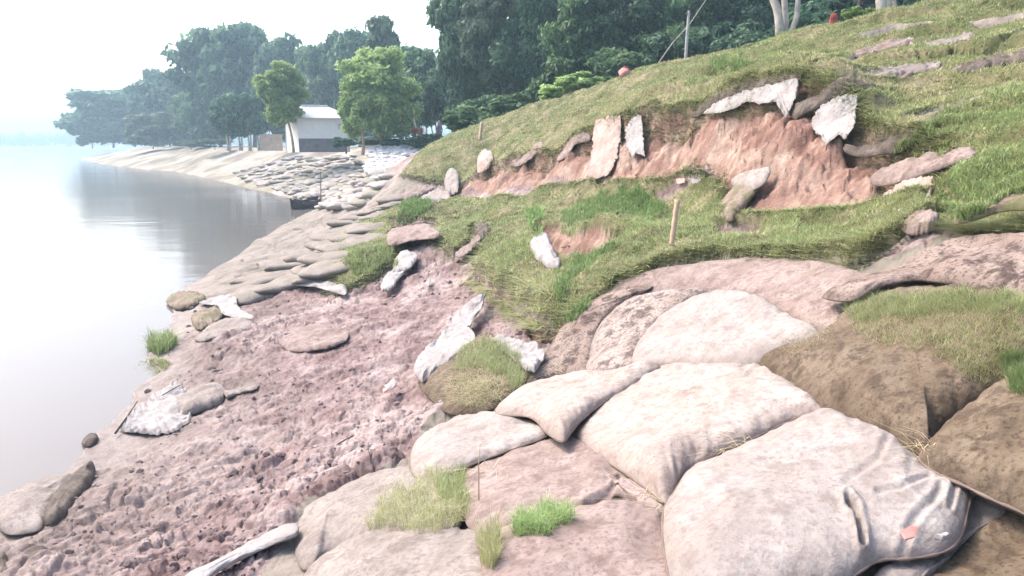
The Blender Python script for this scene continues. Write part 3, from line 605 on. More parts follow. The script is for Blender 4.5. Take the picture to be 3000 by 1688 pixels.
mb = lambda label, ol, sk, H=.10, m=M_PINKB, **k: drape('half_buried_bag', label, 'sandbag', ol, sk, H, m, **dict(dict(lift=.10, N=80, K=16, group=MB_G, wrinkle=.022, under=.6, sag=.06, ragged=3), **k))
mb('block-like bag with a dark overhung edge at the left end of the grass bench', [(972,612),(978,585),(1010,574),(1062,570),(1096,576),(1104,597),(1045,604),(988,618)], [(1000,595),(1075,585)], .16, lift=.24)
mb('upper white slab bag sticking out of the mud slide', [(988,682),(1000,645),(1015,632),(1050,640),(1042,664),(1018,682)], [(1010,665),(1030,650)], .08, M_CLOTH, lift=.16)
mb('lower white slab bag lying below its twin in the mud', [(957,716),(984,683),(1015,684),(1000,706),(985,728),(962,732)], [(975,712),(998,694)], .08, M_CLOTH, lift=.14)
mb('pale bag edge under the right rim of the mud crack', [(1145,640),(1175,618),(1206,590),(1212,600),(1186,628),(1160,648)], [(1165,635),(1200,602)], .06, lift=.16)
mb('white crumpled bag in the pit of the grass bench', [(1332,615),(1352,596),(1378,600),(1392,635),(1410,668),(1385,676),(1358,660),(1340,640)], [(1360,620),(1390,660)], .14, M_CLOTH, lift=.34, wrinkle=.03)
mb('white sheet scrap under the small grassy block', [(738,716),(775,700),(820,708),(870,722),(866,742),(830,732),(790,722)], [(770,712),(850,730)], .03, M_CLOTH, lift=.10, wrinkle=.03)
mb('pale stone-like bag on the mud near the water', [(488,852),(505,838),(545,815),(590,805),(636,812),(630,830),(590,838),(540,850),(510,860)], [(530,838),(605,820)], .11, M_GREYB, lift=.05)
mb('rounded pale lump half sunk in mud by the white sheet', [(440,1010),(470,985),(520,968),(565,975),(560,1010),(515,1030),(460,1045)], [(480,1015),(540,990)], .14, M_GREYB, lift=.02)
mb('smooth hump of pale mud-covered bag right of the rounded lump', [(565,985),(620,965),(650,966),(640,980),(600,990),(570,1000)], [(590,985),(630,972)], .06, M_GREYB, lift=.05)
mb('low pale patch of bag showing in the upper mud slide', [(700,840),(760,815),(830,818),(880,838),(850,868),(770,885),(715,878)], [(750,850),(830,845)], .08, M_PINKB, lift=.05)
mb('mossy bag reaching into the water furthest out', [(418,758),(450,742),(500,742),(520,750),(500,765),(450,778)], [(445,760),(495,752)], .16, M_TURFB, lift=.05)
mb('mossy olive bag on the shore below the outermost one', [(480,800),(510,782),(550,778),(560,795),(530,820),(495,828)], [(505,808),(540,790)], .14, M_TURFB, lift=.05)
drape('shore_sheet', 'white sheet spread over the mud at the water edge', 'cloth', [(300,1080),(345,1030),(395,985),(440,960),(470,985),(450,1010),(480,1050),(440,1085),(370,1092)], [(350,1065),(430,1000)], .03, M_CLOTH, lift=.03, wrinkle=.05, N=120, K=24, ragged=6)
drape('shore_sheet', 'crumpled white sheet behind the pale stone-like bag', 'cloth', [(500,762),(540,748),(592,742),(600,775),(640,800),(600,800),(560,790),(545,770)], [(530,760),(590,785)], .04, M_CLOTH, lift=.10, wrinkle=.03, N=90, K=14)
drape('rolled_cloth', 'long white rolled cloth running along the edge of the bags', 'cloth', [(462,1462),(540,1415),(620,1372),(700,1332),(742,1318),(748,1345),(690,1368),(610,1405),(545,1440),(500,1480)], [(510,1455),(620,1390),(720,1340)], .06, M_CLOTH, lift=.12, wrinkle=.012, N=140)
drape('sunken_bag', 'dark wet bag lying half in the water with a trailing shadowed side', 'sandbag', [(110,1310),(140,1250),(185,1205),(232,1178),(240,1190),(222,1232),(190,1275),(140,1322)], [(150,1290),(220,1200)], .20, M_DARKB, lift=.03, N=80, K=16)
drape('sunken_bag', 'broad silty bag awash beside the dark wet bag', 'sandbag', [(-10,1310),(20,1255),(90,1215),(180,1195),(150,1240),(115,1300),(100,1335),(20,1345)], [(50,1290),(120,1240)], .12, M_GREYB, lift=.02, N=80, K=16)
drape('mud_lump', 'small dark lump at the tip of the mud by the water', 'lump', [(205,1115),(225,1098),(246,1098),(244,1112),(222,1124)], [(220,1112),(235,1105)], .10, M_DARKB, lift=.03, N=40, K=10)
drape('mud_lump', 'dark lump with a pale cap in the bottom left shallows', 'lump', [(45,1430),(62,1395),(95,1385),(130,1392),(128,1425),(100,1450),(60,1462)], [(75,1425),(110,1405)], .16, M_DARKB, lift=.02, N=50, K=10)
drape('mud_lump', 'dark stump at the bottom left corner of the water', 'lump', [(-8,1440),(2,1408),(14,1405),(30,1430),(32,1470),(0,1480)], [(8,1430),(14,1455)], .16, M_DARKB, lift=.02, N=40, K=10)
# overhanging bags in the scarp lip
LG = 'dark old bags exposed along the lip of the scarp'
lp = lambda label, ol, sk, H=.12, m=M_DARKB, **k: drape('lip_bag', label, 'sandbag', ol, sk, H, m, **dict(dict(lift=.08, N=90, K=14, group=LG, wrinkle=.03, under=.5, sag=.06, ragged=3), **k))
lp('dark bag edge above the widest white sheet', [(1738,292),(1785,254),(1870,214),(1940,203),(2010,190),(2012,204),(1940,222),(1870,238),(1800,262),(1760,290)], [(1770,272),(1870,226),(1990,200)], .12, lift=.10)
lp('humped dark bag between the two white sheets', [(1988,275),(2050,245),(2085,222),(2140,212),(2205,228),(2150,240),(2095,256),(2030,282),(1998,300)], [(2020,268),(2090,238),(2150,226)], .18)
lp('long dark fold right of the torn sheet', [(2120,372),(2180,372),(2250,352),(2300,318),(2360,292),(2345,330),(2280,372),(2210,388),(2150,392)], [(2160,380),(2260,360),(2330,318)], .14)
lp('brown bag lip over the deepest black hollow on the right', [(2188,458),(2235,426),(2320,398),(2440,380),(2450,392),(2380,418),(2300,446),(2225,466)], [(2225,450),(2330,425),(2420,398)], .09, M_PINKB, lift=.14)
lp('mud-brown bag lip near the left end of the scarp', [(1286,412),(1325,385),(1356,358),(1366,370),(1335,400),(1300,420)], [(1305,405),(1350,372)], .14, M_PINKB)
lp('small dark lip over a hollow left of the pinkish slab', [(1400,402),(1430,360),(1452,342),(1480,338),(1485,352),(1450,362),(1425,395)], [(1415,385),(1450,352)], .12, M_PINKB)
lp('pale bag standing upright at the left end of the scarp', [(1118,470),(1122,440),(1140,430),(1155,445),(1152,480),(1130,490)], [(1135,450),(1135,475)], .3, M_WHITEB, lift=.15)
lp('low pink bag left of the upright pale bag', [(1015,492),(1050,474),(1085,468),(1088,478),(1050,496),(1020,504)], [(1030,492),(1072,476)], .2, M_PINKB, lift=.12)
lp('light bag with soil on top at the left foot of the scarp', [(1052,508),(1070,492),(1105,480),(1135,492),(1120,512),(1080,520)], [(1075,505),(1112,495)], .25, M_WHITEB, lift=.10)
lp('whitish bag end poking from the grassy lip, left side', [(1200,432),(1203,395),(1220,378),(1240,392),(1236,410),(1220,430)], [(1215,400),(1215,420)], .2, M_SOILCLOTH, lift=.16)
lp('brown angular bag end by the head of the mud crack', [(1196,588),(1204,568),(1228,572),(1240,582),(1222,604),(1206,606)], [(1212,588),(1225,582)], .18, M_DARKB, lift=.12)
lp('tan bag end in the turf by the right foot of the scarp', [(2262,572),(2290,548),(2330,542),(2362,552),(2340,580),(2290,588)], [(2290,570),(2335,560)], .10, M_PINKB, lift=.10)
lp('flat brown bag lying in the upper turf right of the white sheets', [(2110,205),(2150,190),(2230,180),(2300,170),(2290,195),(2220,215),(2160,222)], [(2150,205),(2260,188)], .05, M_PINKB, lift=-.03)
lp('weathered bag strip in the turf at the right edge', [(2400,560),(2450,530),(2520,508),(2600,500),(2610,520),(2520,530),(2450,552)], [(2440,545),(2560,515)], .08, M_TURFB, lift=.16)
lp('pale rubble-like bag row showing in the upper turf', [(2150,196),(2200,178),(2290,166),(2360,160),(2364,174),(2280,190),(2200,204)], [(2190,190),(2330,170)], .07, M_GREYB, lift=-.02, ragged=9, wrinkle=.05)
lp('dark bag strip coloured as the shade of a turf hollow at the upper right edge', [(2405,180),(2450,158),(2520,142),(2600,130),(2605,150),(2520,164),(2450,182)], [(2440,170),(2560,148)], .09, M_DARKB, lift=-.02, ragged=9, wrinkle=.05)  # dark fabric stands in for the shade inside the turf hollow
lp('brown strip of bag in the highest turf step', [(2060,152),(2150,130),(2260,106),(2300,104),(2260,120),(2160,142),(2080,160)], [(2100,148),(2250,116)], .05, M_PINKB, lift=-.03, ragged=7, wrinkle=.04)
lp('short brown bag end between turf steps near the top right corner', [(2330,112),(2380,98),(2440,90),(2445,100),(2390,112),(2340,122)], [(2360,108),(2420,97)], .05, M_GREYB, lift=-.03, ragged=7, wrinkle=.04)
# ------------------------------------------------------------------ trees
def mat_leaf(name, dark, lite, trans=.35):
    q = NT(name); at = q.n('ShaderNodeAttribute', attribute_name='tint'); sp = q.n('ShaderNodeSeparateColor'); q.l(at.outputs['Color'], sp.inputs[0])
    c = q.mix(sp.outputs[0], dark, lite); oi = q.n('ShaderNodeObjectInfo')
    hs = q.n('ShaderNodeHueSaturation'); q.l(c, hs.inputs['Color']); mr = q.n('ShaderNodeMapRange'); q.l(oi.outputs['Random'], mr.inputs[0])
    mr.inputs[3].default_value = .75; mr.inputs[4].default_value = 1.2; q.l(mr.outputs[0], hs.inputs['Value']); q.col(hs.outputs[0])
    tr = q.n('ShaderNodeBsdfTranslucent'); q.l(hs.outputs[0], tr.inputs[0]); mx = q.n('ShaderNodeMixShader'); mx.inputs[0].default_value = trans
    q.l(q.b.outputs[0], mx.inputs[1]); q.l(tr.outputs[0], mx.inputs[2]); q.l(mx.outputs[0], q.t.nodes['Material Output'].inputs[0])
    q.b.inputs['Roughness'].default_value = .6; return q.m
L_DARK = mat_leaf('dark_foliage', (.025, .07, .048), (.15, .26, .14))
L_MID = mat_leaf('green_foliage', (.04, .095, .045), (.19, .31, .13))
L_PALE = mat_leaf('pale_foliage', (.07, .12, .075), (.17, .22, .14))
L_LITE = mat_leaf('light_foliage', (.20, .32, .10), (.50, .62, .27), .45)
M_BARK = plain('bark', (.20, .165, .13), .95, .5, .4, 6); M_PBARK = plain('pale_bark', (.40, .36, .31), .9, .4, .3, 6); M_TANBARK = plain('tan_bark', (.36, .25, .18), .9, .4, .3, 6)
def leaves(centres, radii, per, size, rs, tints=None, droop=0.0, shell=.55, aspect=1.9, flat=.55):
    """pointed leaf quads spread through a set of clumps"""
    C = np.repeat(centres, per, 0); Rr = np.repeat(radii, per, 0); n = len(C)
    d = rs.normal(size=(n, 3)); d /= np.linalg.norm(d, axis=1, keepdims=True)
    r = (shell + (1 - shell) * rs.rand(n, 1)) * (1 + .18 * rs.normal(size=(n, 1)))
    p = C + d * r * Rr
    nrm = d * .7 + rs.normal(size=(n, 3)) * .6 + np.array([0, 0, flat]); nrm /= np.linalg.norm(nrm, axis=1, keepdims=True)
    ax = np.cross(nrm, rs.normal(size=(n, 3))); ax[:, 2] -= droop; ax -= nrm * np.sum(ax * nrm, 1, keepdims=True); ax /= np.linalg.norm(ax, axis=1, keepdims=True) + 1e-9
    bx = np.cross(nrm, ax); s = size * (.6 + .8 * rs.rand(n, 1))
    V = np.stack([p - ax * s * aspect * .5, p + bx * s * .42, p + ax * s * aspect * .5, p - bx * s * .42], 1).reshape(-1, 3)
    F = np.arange(4 * n).reshape(n, 4)
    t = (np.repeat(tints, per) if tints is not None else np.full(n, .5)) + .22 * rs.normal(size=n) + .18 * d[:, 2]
    return V, F, np.clip(np.repeat(t, 4), 0, 1)[:, None].repeat(3, 1)
def crown_mesh(kind, seed, per=120, nclump=70, size=.045):
    """crown in a unit box: width 1, height 1, bottom at 0"""
    rs = np.random.RandomState(seed); c = []
    lobes = []
    if kind == 'broad':
        for i in range(11):
            a = rs.rand() * 6.28; h = .14 + .72 * (i + rs.rand()) / 11; rad = .30 * (1 - .75 * abs(h - .42)) * rs.rand() ** .4
            lobes.append((math.cos(a) * rad, math.sin(a) * rad, h, .16 + .10 * rs.rand()))
        lobes.append((.03, 0, .84, .13))
    elif kind == 'tall':
        for i in range(11):
            h = .1 + .82 * i / 10; a = rs.rand() * 6.28; rad = .14 + .16 * math.sin(h * 3)
            lobes.append((math.cos(a) * rad * rs.rand() * 1.5, math.sin(a) * rad * rs.rand() * 1.5, h, .13 + .12 * math.sin(h * 3.0)))
    elif kind == 'airy':
        for i in range(13):
            a = rs.rand() * 6.28; h = .12 + .8 * rs.rand(); rad = .36 * math.sin(min(h * 2.9, 3.0)) * rs.rand() ** .5
            lobes.append((math.cos(a) * rad, math.sin(a) * rad, h, .08 + .07 * rs.rand()))
    else:   # bush
        for i in range(10):
            a = rs.rand() * 6.28; rad = .32 * rs.rand() ** .5; h = .2 + .45 * rs.rand()
            lobes.append((math.cos(a) * rad, math.sin(a) * rad, h, .16 + .1 * rs.rand()))
    for i in range(nclump):
        l = lobes[rs.randint(len(lobes))]; d = rs.normal(size=3); d /= np.linalg.norm(d)
        c.append((l[0] + d[0] * l[3], l[1] + d[1] * l[3], l[2] + d[2] * l[3] * .8))
    c = np.array(c); rad = (.07 + .06 * rs.rand(len(c)))[:, None] * np.array([[1.2, 1.2, .75]])
    if kind == 'airy': rad *= np.array([[1.25, 1.25, .5]])
    c[:, 2] = np.clip(c[:, 2], .03, .97)
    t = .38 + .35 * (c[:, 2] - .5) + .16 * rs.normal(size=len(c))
    V, F, col = leaves(c, rad, per, size, rs, t, droop=.4 if kind in ('tall', 'airy') else .15)
    return V, F, col, c
CROWNS = {}
def crown(kind, v, mat, fine=1.0):
    key = (kind, v, mat.name, fine)
    if key not in CROWNS:
        per = {'broad': 125, 'tall': 120, 'airy': 110, 'bush': 90}[kind]; ncl = {'broad': 120, 'tall': 100, 'airy': 90, 'bush': 60}[kind]
        V, F, col, c = crown_mesh(kind, v * 7 + len(kind), int(per * fine), ncl, {'broad': .044, 'tall': .046, 'airy': .045, 'bush': .06}[kind] / math.sqrt(fine))
        o = mesh('crown', V, F, mat, None, False, col); CROWNS[key] = (o.data, c); bpy.data.objects.remove(o)
    return CROWNS[key]
TG = 'trees lining the river bank'
def tree(name, label, cat, px, top, base, r, wpx, kind, v, mat, bark=M_BARK, trunk=.25, lean=0.0, stems=1, group=TG, fine=1.0, z=None, rot=None, crown_off=0.0, depth=1.0, trad=1.0):
    """px: centre column, top/base: rows of the measuring grid; r: distance; trunk: share of the height that is bare"""
    p = atr(px, base, r); b = np.array([p[0], p[1], p[2] if z is None else z])
    h = (base - top) / FD * r * 1.0; wd = wpx / FD * r * (1.22 if kind == 'broad' else 1.12)
    if z is not None: h += p[2] - z
    root = empty(name, b, label, cat, group); rs = np.random.RandomState(int(px) * 3 + v)
    me, cl = crown(kind, v, mat, fine)
    c = bpy.data.objects.new('crown', me); COL.objects.link(c); c.parent = root
    ch = h * (1 - trunk); off = np.array([lean * h + crown_off * wd, 0, h * trunk]); c.location = off
    c.scale = (wd * 1.12, wd * depth, ch * 1.04); c.rotation_euler[2] = 0 if rot is None else rot
    m = MB(); rad = max(.05, h * .016) * trad
    for s in range(stems):
        sx = (s - (stems - 1) / 2) * wd * .12 if stems > 1 else 0; e = off + np.array([sx * 2.0, rs.normal() * .1, ch * .45])
        pts = [np.array([sx * .4, 0, -.4]) + (e - np.array([sx * .4, 0, -.4])) * t + np.array([math.sin(t * 5 + s) * h * .012, 0, 0]) for t in np.linspace(0, 1, 9)]
        m.tube(pts, [rad * (1.25 - .9 * t) / (1 + .25 * (stems - 1)) for t in np.linspace(0, 1, 9)], 7)
        for k in range(5 if trunk < .5 else 3):
            t0 = pts[4 + k % 4]; q = cl[rs.randint(len(cl))]; q = off + np.array([q[0] * wd * 1.1, q[1] * wd * depth, q[2] * ch])
            m.tube([t0, (t0 + q) / 2 + np.array([0, 0, .04 * h]), q], [rad * .45, rad * .3, rad * .1], 5)
    m.build('trunk', bark, root, True); return root
# far left grove, fading into the haze
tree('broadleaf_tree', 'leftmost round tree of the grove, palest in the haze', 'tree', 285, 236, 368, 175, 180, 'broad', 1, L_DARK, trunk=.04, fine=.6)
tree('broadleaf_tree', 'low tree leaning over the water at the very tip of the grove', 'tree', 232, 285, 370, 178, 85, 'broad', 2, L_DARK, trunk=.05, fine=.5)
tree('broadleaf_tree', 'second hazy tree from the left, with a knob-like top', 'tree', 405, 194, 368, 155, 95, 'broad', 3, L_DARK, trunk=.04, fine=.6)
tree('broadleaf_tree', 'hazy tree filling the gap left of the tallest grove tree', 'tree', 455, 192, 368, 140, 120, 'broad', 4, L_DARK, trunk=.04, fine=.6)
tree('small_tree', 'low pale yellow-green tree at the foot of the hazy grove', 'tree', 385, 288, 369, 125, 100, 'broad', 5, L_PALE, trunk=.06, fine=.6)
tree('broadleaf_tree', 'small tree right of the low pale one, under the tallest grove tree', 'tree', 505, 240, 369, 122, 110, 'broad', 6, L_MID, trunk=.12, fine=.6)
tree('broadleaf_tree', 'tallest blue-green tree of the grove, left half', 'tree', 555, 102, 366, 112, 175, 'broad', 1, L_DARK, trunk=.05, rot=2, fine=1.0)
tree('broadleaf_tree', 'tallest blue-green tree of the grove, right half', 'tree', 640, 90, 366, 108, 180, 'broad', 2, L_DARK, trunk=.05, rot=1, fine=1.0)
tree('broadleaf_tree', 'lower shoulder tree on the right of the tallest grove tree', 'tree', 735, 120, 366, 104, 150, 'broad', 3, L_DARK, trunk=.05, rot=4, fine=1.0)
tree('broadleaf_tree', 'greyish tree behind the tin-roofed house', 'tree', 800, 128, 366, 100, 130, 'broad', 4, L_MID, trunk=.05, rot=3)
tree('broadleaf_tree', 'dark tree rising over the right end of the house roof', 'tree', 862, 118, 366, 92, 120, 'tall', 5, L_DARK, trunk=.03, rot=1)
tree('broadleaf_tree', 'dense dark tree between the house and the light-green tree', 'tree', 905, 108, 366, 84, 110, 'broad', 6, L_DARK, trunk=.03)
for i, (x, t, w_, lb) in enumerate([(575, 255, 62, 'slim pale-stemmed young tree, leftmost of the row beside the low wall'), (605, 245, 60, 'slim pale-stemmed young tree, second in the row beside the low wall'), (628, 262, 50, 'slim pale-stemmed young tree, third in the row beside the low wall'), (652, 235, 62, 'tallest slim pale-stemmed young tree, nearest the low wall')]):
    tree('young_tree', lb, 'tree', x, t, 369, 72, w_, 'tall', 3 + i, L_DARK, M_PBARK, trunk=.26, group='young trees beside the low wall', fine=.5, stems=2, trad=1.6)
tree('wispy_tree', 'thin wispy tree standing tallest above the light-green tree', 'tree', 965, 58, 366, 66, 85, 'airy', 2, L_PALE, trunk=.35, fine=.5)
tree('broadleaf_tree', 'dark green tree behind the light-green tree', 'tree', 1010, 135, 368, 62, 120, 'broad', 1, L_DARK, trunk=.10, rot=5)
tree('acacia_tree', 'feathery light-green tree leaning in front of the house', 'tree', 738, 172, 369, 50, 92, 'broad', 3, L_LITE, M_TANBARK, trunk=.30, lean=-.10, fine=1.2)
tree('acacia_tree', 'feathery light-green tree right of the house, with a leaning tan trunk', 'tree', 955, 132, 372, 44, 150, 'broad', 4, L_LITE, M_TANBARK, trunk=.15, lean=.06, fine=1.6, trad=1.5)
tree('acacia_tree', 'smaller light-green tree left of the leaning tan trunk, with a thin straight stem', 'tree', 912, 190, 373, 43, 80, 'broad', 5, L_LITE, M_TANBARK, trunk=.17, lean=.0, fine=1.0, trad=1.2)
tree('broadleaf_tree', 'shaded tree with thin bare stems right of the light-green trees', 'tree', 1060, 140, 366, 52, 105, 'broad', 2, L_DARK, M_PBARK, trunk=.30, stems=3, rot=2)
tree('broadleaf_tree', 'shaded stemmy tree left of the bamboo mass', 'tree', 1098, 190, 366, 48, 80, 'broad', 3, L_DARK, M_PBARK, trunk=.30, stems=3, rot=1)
# big mass behind the embankment
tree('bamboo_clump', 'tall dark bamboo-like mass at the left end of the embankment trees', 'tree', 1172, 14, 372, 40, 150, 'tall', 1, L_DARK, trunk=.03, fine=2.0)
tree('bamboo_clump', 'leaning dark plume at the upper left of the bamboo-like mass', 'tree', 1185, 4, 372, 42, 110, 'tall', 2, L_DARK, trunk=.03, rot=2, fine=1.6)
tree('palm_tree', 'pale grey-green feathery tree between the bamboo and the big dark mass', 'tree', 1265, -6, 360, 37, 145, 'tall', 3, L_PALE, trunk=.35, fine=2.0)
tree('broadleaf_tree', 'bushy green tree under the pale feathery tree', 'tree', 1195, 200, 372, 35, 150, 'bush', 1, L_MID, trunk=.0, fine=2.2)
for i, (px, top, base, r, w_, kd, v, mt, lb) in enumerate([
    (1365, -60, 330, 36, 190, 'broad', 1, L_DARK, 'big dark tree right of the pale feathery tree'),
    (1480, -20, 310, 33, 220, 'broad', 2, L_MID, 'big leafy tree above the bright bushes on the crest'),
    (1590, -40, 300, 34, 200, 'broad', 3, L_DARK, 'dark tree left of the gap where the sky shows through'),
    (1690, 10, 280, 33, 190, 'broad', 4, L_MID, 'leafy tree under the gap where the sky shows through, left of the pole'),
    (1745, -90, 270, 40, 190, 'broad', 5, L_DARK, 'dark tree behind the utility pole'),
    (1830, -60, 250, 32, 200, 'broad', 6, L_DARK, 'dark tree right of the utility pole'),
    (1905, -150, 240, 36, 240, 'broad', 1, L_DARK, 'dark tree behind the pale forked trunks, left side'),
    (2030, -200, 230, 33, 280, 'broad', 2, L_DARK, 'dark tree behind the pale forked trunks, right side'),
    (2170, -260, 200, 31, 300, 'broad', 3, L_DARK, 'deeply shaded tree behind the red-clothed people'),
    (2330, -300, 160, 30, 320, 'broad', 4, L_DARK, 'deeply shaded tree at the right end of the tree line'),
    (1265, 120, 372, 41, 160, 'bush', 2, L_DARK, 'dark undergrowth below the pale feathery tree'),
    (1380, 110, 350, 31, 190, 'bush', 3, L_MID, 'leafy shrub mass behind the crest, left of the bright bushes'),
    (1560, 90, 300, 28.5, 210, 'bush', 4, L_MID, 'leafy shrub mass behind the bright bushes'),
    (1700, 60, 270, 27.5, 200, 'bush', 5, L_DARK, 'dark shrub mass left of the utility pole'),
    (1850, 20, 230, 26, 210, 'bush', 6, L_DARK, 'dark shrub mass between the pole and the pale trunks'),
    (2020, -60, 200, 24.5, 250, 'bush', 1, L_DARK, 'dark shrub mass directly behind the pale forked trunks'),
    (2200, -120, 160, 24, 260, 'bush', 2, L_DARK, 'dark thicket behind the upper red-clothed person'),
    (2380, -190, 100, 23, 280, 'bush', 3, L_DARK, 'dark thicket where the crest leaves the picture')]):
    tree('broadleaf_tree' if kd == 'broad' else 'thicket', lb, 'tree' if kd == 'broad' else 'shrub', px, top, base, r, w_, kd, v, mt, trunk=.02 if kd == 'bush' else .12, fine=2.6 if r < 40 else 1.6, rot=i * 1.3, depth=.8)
for i, (px, top, base, r, w_, lb) in enumerate([(1440, 165, 240, 25.0, 110, 'bright yellow-green bush with big leaves on the crest'), (1395, 205, 255, 25.5, 80, 'lower bright-green bush left of the big-leaved one'), (1175, 265, 330, 31, 80, 'dark green bush at the foot of the bamboo-like mass'), (1290, 225, 300, 29, 110, 'green bush low behind the crest, right of the bamboo'), (2155, 15, 62, 15.5, 60, 'leafy weed on the crest between the red-clothed people')]):
    tree('bush', lb, 'bush', px, top, base, r, w_, 'bush', i + 1, L_LITE if i in (0, 1, 4) else L_MID, trunk=.0, fine=.8, group='bushes along the crest')
for i, (px, top, base, r, w_, lb) in enumerate([(870, 340, 372, 49, 60, 'low dark bush against the right end of the house'), (1000, 335, 373, 45, 130, 'dark hedge-like undergrowth behind the light-green trunks'), (1080, 330, 372, 43, 90, 'dark undergrowth left of the crest bush'), (540, 345, 370, 95, 60, 'low hazy shrub left of the young trees'), (480, 350, 370, 110, 60, 'smallest hazy shrub on the far bank')]):
    tree('shrub', lb, 'shrub', px, top, base, r, w_, 'bush', i + 2, L_DARK, trunk=0, fine=.6, group='shrubs on the far bank')
# tree line on the opposite shore: reads as one mass
rs = np.random.RandomState(3); nx = 420; cx = np.linspace(-1450, 200, nx); hh = 10 + 5 * vnoise(cx * .012, cx * 0, 3) + 2 * rs.rand(nx)
V, F, colr = leaves(np.stack([cx, 655 + 12 * rs.rand(nx), 2 + hh * .5], 1), np.stack([np.full(nx, 6.), np.full(nx, 4.), hh * .5], 1), 110, 2.3, rs, .3 + .3 * rs.rand(nx), shell=.2)
tag(mesh('distant_woods', V, F, L_DARK, None, False, colr), 'far-off hazy tree line across the river', 'woods', kind='stuff')
# pale forked trunks on the crest, bare inside the picture
def forked(label, stems, base, r, top_z, mat, crown_mat):
    b = atr(base[0], base[1], r); b[2] -= .25; root = empty('forked_tree', b, label, 'tree'); m = MB()
    for pts, r0, r1 in stems:
        q = [atr(x, y, r + dz) - b for x, y, dz in pts]; d = (q[-1] - q[-2]); q.append(q[-1] + d * 1.2)
        m.tube(q, list(np.linspace(r0, r1, len(q))), 9)
    m.build('trunk', mat, root, True)
    me, _ = crown('broad', 2, crown_mat, 1.6); c = bpy.data.objects.new('crown', me); COL.objects.link(c); c.parent = root
    c.location = (0, .6, 3.9); c.scale = (4.5, 4, 3.5); return root
forked('tree with three smooth pale trunks forking from one base on the crest', [
    ([(1962,110,0),(1960,60,0),(1955,25,0),(1942,-8,0)], .10, .075), ([(1972,105,.1),(1976,60,.1),(1974,20,.1),(1972,-8,.1)], .075, .06), ([(1968,108,0),(1990,80,0),(2003,45,0),(2008,-8,0)], .07, .05)], (1966,112), 16.2, 9, M_PBARK, L_DARK)
forked('tree with a short pale trunk and a darker twin at the top of the crest', [
    ([(2218,45,0),(2217,20,0),(2214,-8,0)], .11, .09), ([(2240,40,.2),(2236,15,.2),(2232,-8,.2)], .10, .09), ([(2252,30,.1),(2250,10,.1),(2243,-8,.1)], .04, .03)], (2228,42), 14.5, 9, M_PBARK, L_DARK)
m = MB(); a = atr(1915, 110, 24); b = [atr(*q) - a for q in [(1905,130,24),(1925,88,24),(1945,30,24),(1962,-20,24)]]
r_ = empty('leaning_sapling', a, 'thin bare sapling curving up behind the pole and the pale trunks', 'tree')
bb = [atr(*q) - a for q in [(1655,160,24),(1690,110,24),(1735,60,24),(1775,0,24)]]; m.tube(bb, [.022, .02, .016, .012], 6); m.build('trunk', M_PBARK, r_, True)
# ------------------------------------------------------------------ house, wall, pole
M_WALL = plain('whitewash', (.78, .76, .73), .9, .2, .06, 3); M_PLINTH = plain('grey_plinth', (.17, .165, .175), .9, .3, .2, 4); M_TANW = plain('tan_wall', (.46, .37, .31), .9, .3, .15, 3)
def house():
    r = 52; zb = 2.85; c = atr(752, 368, 50.5); x0 = c[0]; y0 = c[1]
    root = empty('house', (x0, y0, zb), 'small whitewashed house with a grey plinth and a pale tin hip roof', 'house')
    # corner at the origin; long side runs right and away, gable side runs left and away
    a = np.array([3.25, .9, 0]); b = np.array([-1.45, 1.9, 0]); h0, h1 = .62, 2.0
    def slab(p, q, z0, z1, t, name, mat):
        d = np.array(q) - np.array(p); n = np.array([d[1], -d[0], 0]); n = n / np.linalg.norm(n) * t
        m = MB(); v = [np.array(p), np.array(q), np.array(q) - n, np.array(p) - n]
        m.add([(*w[:2], z0) for w in v] + [(*w[:2], z1) for w in v], [(0,1,5,4),(1,2,6,5),(2,3,7,6),(3,0,4,7),(4,5,6,7),(3,2,1,0)]); return m.build(name, mat, root)
    O = np.zeros(3); na = np.array([.9, -3.25, 0]) / 3.37 * .03
    slab(O + na, a + na, -.3, h0, .2, 'plinth', M_PLINTH); slab(O, a, h0 + .003, h1, .15, 'wall', M_WALL)
    slab(b, O, -.3, h1 - .003, .15, 'wall', M_WALL); slab(a, a + b, -.3, h1 - .003, .15, 'wall', M_WALL); slab(a + b, b, -.3, h1 - .003, .15, 'wall', M_WALL)
    e = .3; ua = a / np.linalg.norm(a); ub = b / np.linalg.norm(b)
    c4 = [-ua * e - ub * e, a + ua * e - ub * e, a + b + ua * e + ub * e, b - ua * e + ub * e]
    r1 = a * .22 + b * .5; r2 = a * .74 + b * .5; zr = 2.85
    v = [(*q[:2], h1 + .0) for q in c4] + [(*r1[:2], zr), (*r2[:2], zr)] + [(*q[:2], h1 - .06) for q in c4]
    m = MB(); m.add(v, [(0,1,5,4),(1,2,5),(2,3,4,5),(3,0,4),(6,7,1,0),(7,8,2,1),(8,9,3,2),(9,6,0,3),(9,8,7,6)])
    rf = NT('tin_sheet'); co = rf.coord('Object', (1, 1, 1)); wv = rf.n('ShaderNodeTexWave'); wv.inputs['Scale'].default_value = 5; rf.l(co, wv.inputs[0]); rf.bump(wv.outputs[1], .5, .03)
    rf.col(rf.ramp(rf.noise(co, 2, 5), [(.3, (.42, .44, .47)), (.7, (.55, .57, .60))])); rf.b.inputs['Roughness'].default_value = .45
    roof = m.build('roof', rf.m, root); m = MB(); m.tube([(*r1[:2], zr + .02), (*r2[:2], zr + .02)], .05, 6); m.build('ridge_cap', rf.m, roof)
    m = MB(); q = a * .86; m.box((q[0] + .02, q[1] - .045, 1.45), (.5, .05, .35), math.atan2(.9, 3.25)); m.build('shutter', plain('shutter_paint', (.5, .47, .46), .8), root)
    return root
house()
